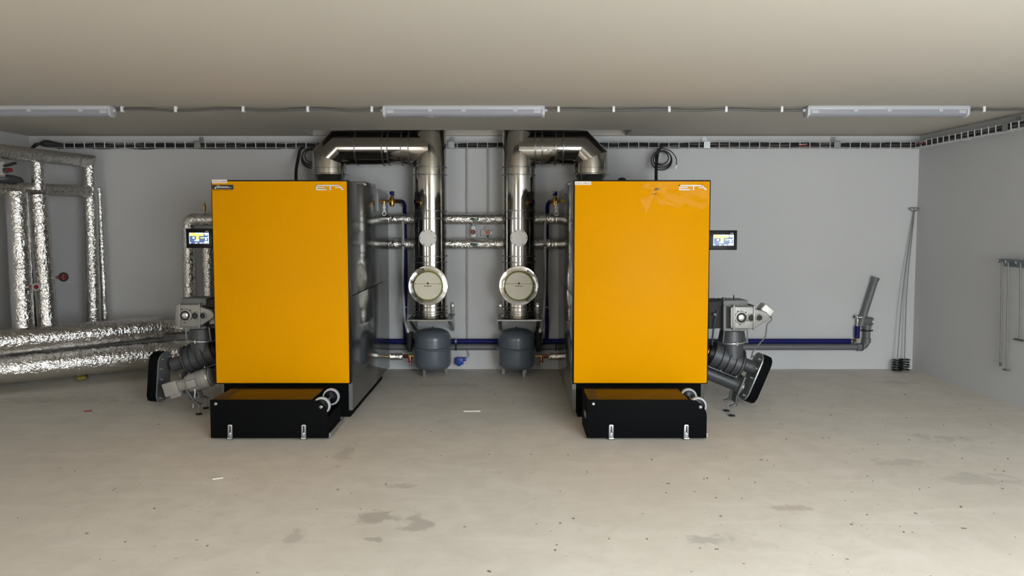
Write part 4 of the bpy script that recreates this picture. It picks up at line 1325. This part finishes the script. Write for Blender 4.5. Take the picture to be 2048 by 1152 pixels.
MB().box(p.x - 0.042, p.x + 0.042, 7.735, 7.82, p.z - 0.036, p.z + 0.036).build('housing', 'bluebox', t, bevel=0.008)
MB().cyl((p.x + 0.035, 7.78, p.z + 0.012), (p.x + 0.066, 7.785, p.z + 0.02), 0.020, n=14).build('cable_gland', 'bluebox', t)
MB().cyl((p.x, 7.765, p.z - 0.052), (p.x, 7.765, p.z - 0.03), 0.016, n=14).build('lower_plug', 'bluebox', t)

# ------------------------------------------------------------------ cable trays
ZT = 2.363


def tray(label, p0, axis, length, wall_n, nr, brackets):
    """wire-mesh tray of U-shaped rungs; wall_n points from the tray into the room"""
    t = thing('cable_tray', label, 'cable tray', p0, 'wire cable trays under the ceiling')
    ax, wn, up_ = V(axis), V(wall_n), V((0, 0, 1))
    p0 = V(p0)
    h, d = 0.030, 0.085
    for (a, b) in ((0.0, h), (0.0, -h), (d, -h), (d, h)):
        q = p0 + wn * (0.015 + a) + up_ * b
        MB().cyl(q, q + ax * length, 0.0032, n=6).build('long_wire', 'wire', t)
    path = [p0 + wn * 0.015 + up_ * h, p0 + wn * 0.015 - up_ * h, p0 + wn * (0.015 + d) - up_ * h, p0 + wn * (0.015 + d + 0.003) + up_ * h]
    src = MB().sweep(path, 0.0048, 6).build('rung', 'wire', t)
    st = length / nr
    for k in range(1, nr + 1):
        copy_part(src, t, ax * (k * st))
    for b in brackets:
        q = p0 + ax * b
        m = MB()
        m.obox(q + wn * 0.112 + up_ * 0.0, (ax, wn, up_), (0.032, 0.003, 0.036))
        m.obox(q + wn * 0.06 + up_ * 0.036, (ax, wn, up_), (0.032, 0.055, 0.003))
        m.obox(q + wn * 0.006 + up_ * 0.06, (ax, wn, up_), (0.024, 0.005, 0.03))
        m.build('bracket', 'zinc', t)
    return t


def bundle(label, p0, axis, length, wall_n, n, sag, mats):
    ax, wn = V(axis), V(wall_n)
    t = thing('cable_bundle', label, 'cables', p0, 'cable bundles lying in the trays')
    p0 = V(p0)
    for k in range(n):
        a, z = 0.028 + 0.060 * random.random(), -0.020 + 0.034 * random.random()
        pts = []
        m = max(6, int(length / 0.22))
        for i in range(m + 1):
            pts.append(p0 + ax * (length * i / m) + wn * (a + random.uniform(-0.012, 0.012)) + V((0, 0, z + random.uniform(-0.010, 0.010) - sag)))
        MB().sweep(smooth_path(pts, 3), random.uniform(0.007, 0.012), 6).build('cable', mats[k % len(mats)], t)


X0, X1 = W(112, 290, 7.75).x, RIGHT - 0.04
tray('wire cable tray running along the back wall under the ceiling', (X0, BACK, ZT), (1, 0, 0), X1 - X0, (0, -1, 0), 86,
     [W(398, 290, 7.75).x - X0, W(903, 290, 7.75).x - X0, W(1412, 290, 7.75).x - X0, W(1671, 290, 7.75).x - X0])
tray('wire cable tray running along the right wall under the ceiling', (RIGHT, 4.2, ZT), (0, 1, 0), BACK - 0.12 - 4.2, (-1, 0, 0), 36, [1.05, 2.1])
bundle('thick black cable bundle in the left part of the back wall tray', (X0, BACK, ZT), (1, 0, 0), 2.75, (0, -1, 0), 18, 0.006, ['cable', 'cable', 'greycable'])
bundle('black cables in the tray between and right of the flues', (W(800, 290, 7.75).x, BACK, ZT), (1, 0, 0), 2.9, (0, -1, 0), 14, 0.003, ['cable', 'cable', 'greycable'])
bundle('sparser cables in the tray towards the right corner', (W(1345, 290, 7.75).x, BACK, ZT), (1, 0, 0), RIGHT - 0.07 - W(1345, 290, 7.75).x, (0, -1, 0), 12, -0.002, ['cable', 'cable', 'greycable', 'cable'])
bundle('black cables in the tray on the right wall', (RIGHT, 4.25, ZT), (0, 1, 0), BACK - 0.1 - 4.25, (-1, 0, 0), 10, -0.002, ['cable', 'cable', 'greycable'])
for (a, b, lab) in ((1598, 1614, 'red and white cable joint in the tray on the back wall'), (1852, 1862, 'red and white cable joint in the tray at the right corner')):
    if a < 1800:
        p, q = W(a, 292, 7.72), W(b, 290, 7.72)
    else:
        p, q = V((RIGHT - 0.11, 7.62, ZT - 0.005)), V((RIGHT - 0.11, 7.52, ZT + 0.006))
    t = thing('cable_joint', lab, 'cable joint', p)
    MB().cyl(p, q, 0.010, n=10).build('red_sleeve', 'red', t)
    MB().cyl(p + V((0, 0, 0.012)), q + V((0, 0, 0.008)), 0.005, n=8).build('white_core', 'white', t)
# loop of cables where the left tray begins
t = thing('cable_loop', 'black cables arching into the tray in the left corner', 'cables', W(66, 298, 7.7))
for k in range(5):
    dz = k * 2.5
    MB().sweep(smooth_path([W(62, 300 - k, 7.55 + .02 * k), W(74, 291 - k, 7.6), W(90, 282 + dz, 7.66), W(108, 285 + dz * 0.8, 7.7), W(128, 290 + dz * 0.3, 7.73)], 6), 0.010, 8).build('cable', 'cable', t)


def drop(px, py_top, px_b, label, coil_px, coil_py, rr, extra):
    t = thing('cable_drop', label, 'cables', W(px_b, 362, 7.3), 'cable drops to the boilers')
    for k in range(3):
        o_ = k * 1.3
        MB().sweep(smooth_path([W(px + 12 * extra, py_top + 1, 7.72), W(px + 3 * extra + o_, py_top + 7, 7.69), W(px + o_, 312, 7.66), W(px_b + o_, 340, 7.5), W(px_b + o_, 372, 7.3)], 6), 0.010, 8).build('cable', 'cable', t)
    if coil_px:
        t2 = thing('cable_coil', label.replace('dropping', 'coiled above the cables dropping'), 'cable coil', W(coil_px, coil_py + 18, 7.68), 'coiled spare cables')
        for k in range(4):
            q = rr * (0.72 + 0.13 * k)
            c_ = W(coil_px + random.uniform(-2, 2), coil_py + k * 1.5, 7.68 - 0.012 * k)
            MB().sweep([c_ + V((q * math.cos(2 * math.pi * i / 30), 0, q * 0.95 * math.sin(2 * math.pi * i / 30))) for i in range(30)], 0.0065, 8, closed=True).build('coil_turn', 'cable', t2)
        return t2


drop(596, 293, 591, 'black cables dropping from the tray to the left boiler', 622, 312, 0.095, 1)
c2 = drop(1313, 293, 1311, 'black cables dropping from the tray to the right boiler', 1325, 316, 0.095, 1)
MB().sweep(smooth_path([W(1325, 297, 7.68), W(1341, 302, 7.67), W(1352, 316, 7.66), W(1353, 330, 7.66)], 6), 0.005, 8).build('loose_end', 'cable', c2)
MB().cyl(W(1353, 330, 7.66), W(1350, 338, 7.66), 0.013, n=10).build('white_plug', 'whiteprint', c2, label='white plug on a loose end')

# ------------------------------------------------------------------ ceiling lights
YL = 5.86


def lamp(cx, label):
    L_ = 1.262
    t = thing('ceiling_light', label, 'ceiling light', (cx, YL, CEIL - 0.085), 'fluorescent ceiling lights, switched off')
    x0, x1 = cx - L_ / 2, cx + L_ / 2
    prof = [(-0.05, 0.0), (-0.053, -0.030), (0.053, -0.030), (0.05, 0.0)]
    MB().prism([V((x0 + 0.006, YL + y, CEIL + z)) for y, z in prof], (L_ - 0.012, 0, 0)).build('housing', 'lightbody', t, bevel=0.003)
    prof = [(-0.047, -0.030)] + [(-0.047 * math.cos(R(a)) , -0.046 - 0.036 * math.sin(R(a))) for a in range(0, 181, 15)] + [(0.047, -0.030)]
    MB().prism([V((x0 + 0.02, YL + y, CEIL + z)) for y, z in prof], (L_ - 0.04, 0, 0)).build('diffuser', 'diffuser', t, label='frosted diffuser', sharp=50)
    for sx, xa in ((1, x0), (-1, x1)):
        prof2 = [(-0.054, -0.004), (-0.054, -0.048), (-0.045, -0.072), (-0.02, -0.086), (0.02, -0.086), (0.045, -0.072), (0.054, -0.048), (0.054, -0.004)]
        MB().prism([V((xa, YL + y, CEIL + z)) for y, z in prof2], (sx * 0.022, 0, 0)).build('end_cap', 'lightbody', t, bevel=0.004)
        MB().cyl((xa - sx * 0.022, YL, CEIL - 0.030), (xa, YL, CEIL - 0.030), 0.013, n=14).build('cable_gland', 'lightbody', t)
        MB().box(min(xa + sx * 0.03, xa + sx * 0.085), max(xa + sx * 0.03, xa + sx * 0.085), YL - 0.0495, YL + 0.0495, CEIL - 0.058, CEIL - 0.034).build('lamp_holder', 'lightbody', t)
    for q in (-0.26, 0.0, 0.40):
        MB().box(cx + q - 0.016, cx + q + 0.016, YL - 0.056, YL - 0.046, CEIL - 0.046, CEIL - 0.018).build('spring_clip', 'lightbody', t)
    return t


xs_l = [W(66, 215, YL).x, W(928, 215, YL).x, W(1772, 215, YL).x]
lamp(xs_l[0], 'switched-off strip light on the ceiling at the left edge')
lamp(xs_l[1], 'switched-off strip light on the ceiling above the flues, middle of three')
lamp(xs_l[2], 'switched-off strip light on the ceiling towards the right wall')


def ceiling_cable(px0, px1, clips, label, wig):
    xa, xb = W(px0, 216, YL).x, W(px1, 216, YL).x
    t = thing('ceiling_cable', label, 'cable', (xa, YL, CEIL - 0.03), 'cables linking the ceiling lights')
    n = 18
    pts = [V((xa + (xb - xa) * i / n, YL + 0.0, CEIL - 0.026 + wig * 0.5 * math.sin(i * 1.05) + random.uniform(-0.002, 0.002))) for i in range(n + 1)]
    pts[0].z = pts[-1].z = CEIL - 0.03
    MB().sweep(smooth_path(pts, 4), 0.0105, 8).build('cable', 'greycable', t)
    rail = MB().box(min(xa, xb), max(xa, xb), YL + 0.008, YL + 0.020, CEIL - 0.004, CEIL)
    for px in clips:
        x = W(px, 216, YL).x
        MB().box(x - 0.010, x + 0.010, YL - 0.016, YL + 0.016, CEIL - 0.044, CEIL).build('clip', 'white', t, bevel=0.003)


ceiling_cable(226, 767, (245, 352, 487, 616, 744), 'grey cable clipped to the ceiling between left and middle light', 0.014)
ceiling_cable(1089, 1606, (1117, 1227, 1338, 1452, 1563), 'grey cable clipped to the ceiling between middle and right light', 0.008)
ceiling_cable(1940, 2150, (1967, 2100), 'grey cable clipped to the ceiling right of the last light', 0.004)

# ------------------------------------------------------------------ right corner and right wall
def flue_brush(px_b, py_b, px_t, label, handle, Yb):
    b = W(px_b, py_b, Yb)
    top = W(px_t, 424, 7.79)
    t = thing('flue_brush', label, 'brush', (b.x, Yb, 0.0), 'flue brushes in the right corner')
    mid = (b + top) / 2 + V((-0.03, -0.01, 0))
    MB().sweep(smooth_path([V((b.x, Yb, 0.02)), b, mid, top], 8), 0.005, 8).build('rod', 'rod', t)
    if handle:
        w = 0.052
        h = [top, top + V((-w, 0, 0.030)), top + V((-w * 0.9, 0, 0.042)), top + V((w * 0.9, 0, 0.042)), top + V((w, 0, 0.030))]
        MB().sweep(bend(h + [top], 0.012, 4), 0.005, 8).build('handle', 'rod', t, label='triangular wire handle')
    else:
        MB().sweep([top, top + V((0, 0, 0.03))], 0.005, 8).build('handle', 'rod', t)
    for k in range(5):
        z = 0.014 + k * 0.026
        m = MB()
        for j in range(40):
            an = 2 * math.pi * j / 40 + random.uniform(-0.06, 0.06)
            rr = 0.055 * random.uniform(0.85, 1.08)
            d = V((math.cos(an), math.sin(an), random.uniform(-0.12, 0.12)))
            base = V((b.x, Yb, z))
            m.cyl(base, base + d * rr, 0.0032, 0.0018, n=4)
        o_ = m.build('bristle_tier', 'bristle', t)
        o_['kind'] = 'stuff'
    return t


flue_brush(1795, 715, 1828, 'flue brush leaning in the right corner, left one of the two, with wire handle', True, 7.70)
flue_brush(1809, 717, 1829, 'flue brush leaning in the right corner, the one nearer the right wall', False, 7.735)

t = thing('tool_rail', 'blue-grey steel hook rail on the right wall', 'rail', (RIGHT, 6.0, 1.23))
zr_ = 1.225
MB().box(RIGHT - 0.055, RIGHT - 0.002, 5.2, 6.40, zr_ - 0.012, zr_ + 0.020).build('angle_bar', 'blueGreySteel', t, bevel=0.003)
MB().box(RIGHT - 0.006, RIGHT, 5.2, 6.40, zr_ - 0.045, zr_ + 0.02).build('wall_leg', 'blueGreySteel', t)
for y in (6.37, 6.27, 6.14):
    MB().sweep(bend([V((RIGHT - 0.05, y, zr_ - 0.008)), V((RIGHT - 0.085, y, zr_ - 0.010)), V((RIGHT - 0.085, y, zr_ + 0.012))], 0.01, 3), 0.005, 8).build('hook', 'blueGreySteel', t)


def hanging_rod(y, zb, foot, label):
    t = thing('cleaning_rod', label, 'rod', (RIGHT - 0.05, y, zb), 'cleaning rods hanging on the right wall')
    x = RIGHT - 0.06
    MB().sweep([V((x, y, zr_ - 0.002)), V((x + 0.028, y + 0.01, zb))], 0.0065, 8).build('shaft', 'rod', t)
    MB().sweep([V((x - 0.022, y, zr_ + 0.008)), V((x, y, zr_ - 0.006))], 0.005, 8).build('eye', 'rod', t)
    if foot == 1:
        MB().cyl((x + 0.028, y + 0.01, zb), (x + 0.028, y + 0.01, zb + 0.03), 0.009, n=10).build('tip', 'castdark', t)
    else:
        q = 0.055 if foot == 3 else 0.03
        MB().box(x + 0.01, x + 0.046, y + 0.01 - q, y + 0.01 + q, zb - 0.006, zb + 0.004).build('scraper_foot', 'rod' if foot == 2 else 'castdark', t)


hanging_rod(6.35, W(2001, 732, 6.35).z, 1, 'long straight cleaning rod hanging on the right wall, farthest from the camera')
hanging_rod(6.27, W(2014, 740, 6.27).z, 2, 'long cleaning rod with small flat foot, middle of three on the right wall')
hanging_rod(6.12, W(2040, 680, 6.12).z, 3, 'shorter cleaning rod with a T-shaped scraper foot on the right wall')

# ------------------------------------------------------------------ litter on the floor
p = G(944, 822)
tag(MB().obox((p.x, p.y, 0.004), (V((0.998, 0.05, 0)), V((-0.05, 0.998, 0)), V((0, 0, 1))), (0.07, 0.022, 0.004)).build('tape_strip', 'chip'),
    'pale strip of tape lying on the floor between the boilers', 'litter')
p = G(435, 956)
tag(MB().obox((p.x, p.y, 0.003), (V((0.9, 0.43, 0)), V((-0.43, 0.9, 0)), V((0, 0, 1))), (0.03, 0.02, 0.003)).build('paper_scrap', 'chip'),
    'pale scrap on the floor in front of the left ash box', 'litter')
p = G(176, 823)
tag(MB().obox((p.x, p.y, 0.004), (V((0.95, 0.3, 0)), V((-0.3, 0.95, 0)), V((0, 0, 1))), (0.028, 0.008, 0.004)).build('red_scrap', 'red'),
    'small dark red scrap on the floor at the left', 'litter')
m = MB()
rng = random.Random(11)
for k in range(700):
    x, y = rng.uniform(-3.2, 4.1), rng.uniform(2.9, 7.0)
    if rng.random() > (0.25 + 0.75 * min(1, max(0, (x + 1.0) / 3))) * (1.15 - 0.12 * y):
        continue
    if (-2.5 < x < -1.0 or 0.3 < x < 1.9) and y > 5.0:
        continue
    s = rng.uniform(0.0015, 0.0055)
    an = rng.uniform(0, 3.14)
    a = V((math.cos(an), math.sin(an), 0))
    m.obox((x, y, s * 0.3), (a, V((-a.y, a.x, 0)), V((0, 0, 1))), (s * rng.uniform(0.8, 2.0), s * 0.7, s * 0.35))
o = m.build('floor_grit', 'debris', flat=True)
tag(o, 'crumbs and grit scattered over the concrete floor', 'grit', kind='stuff')
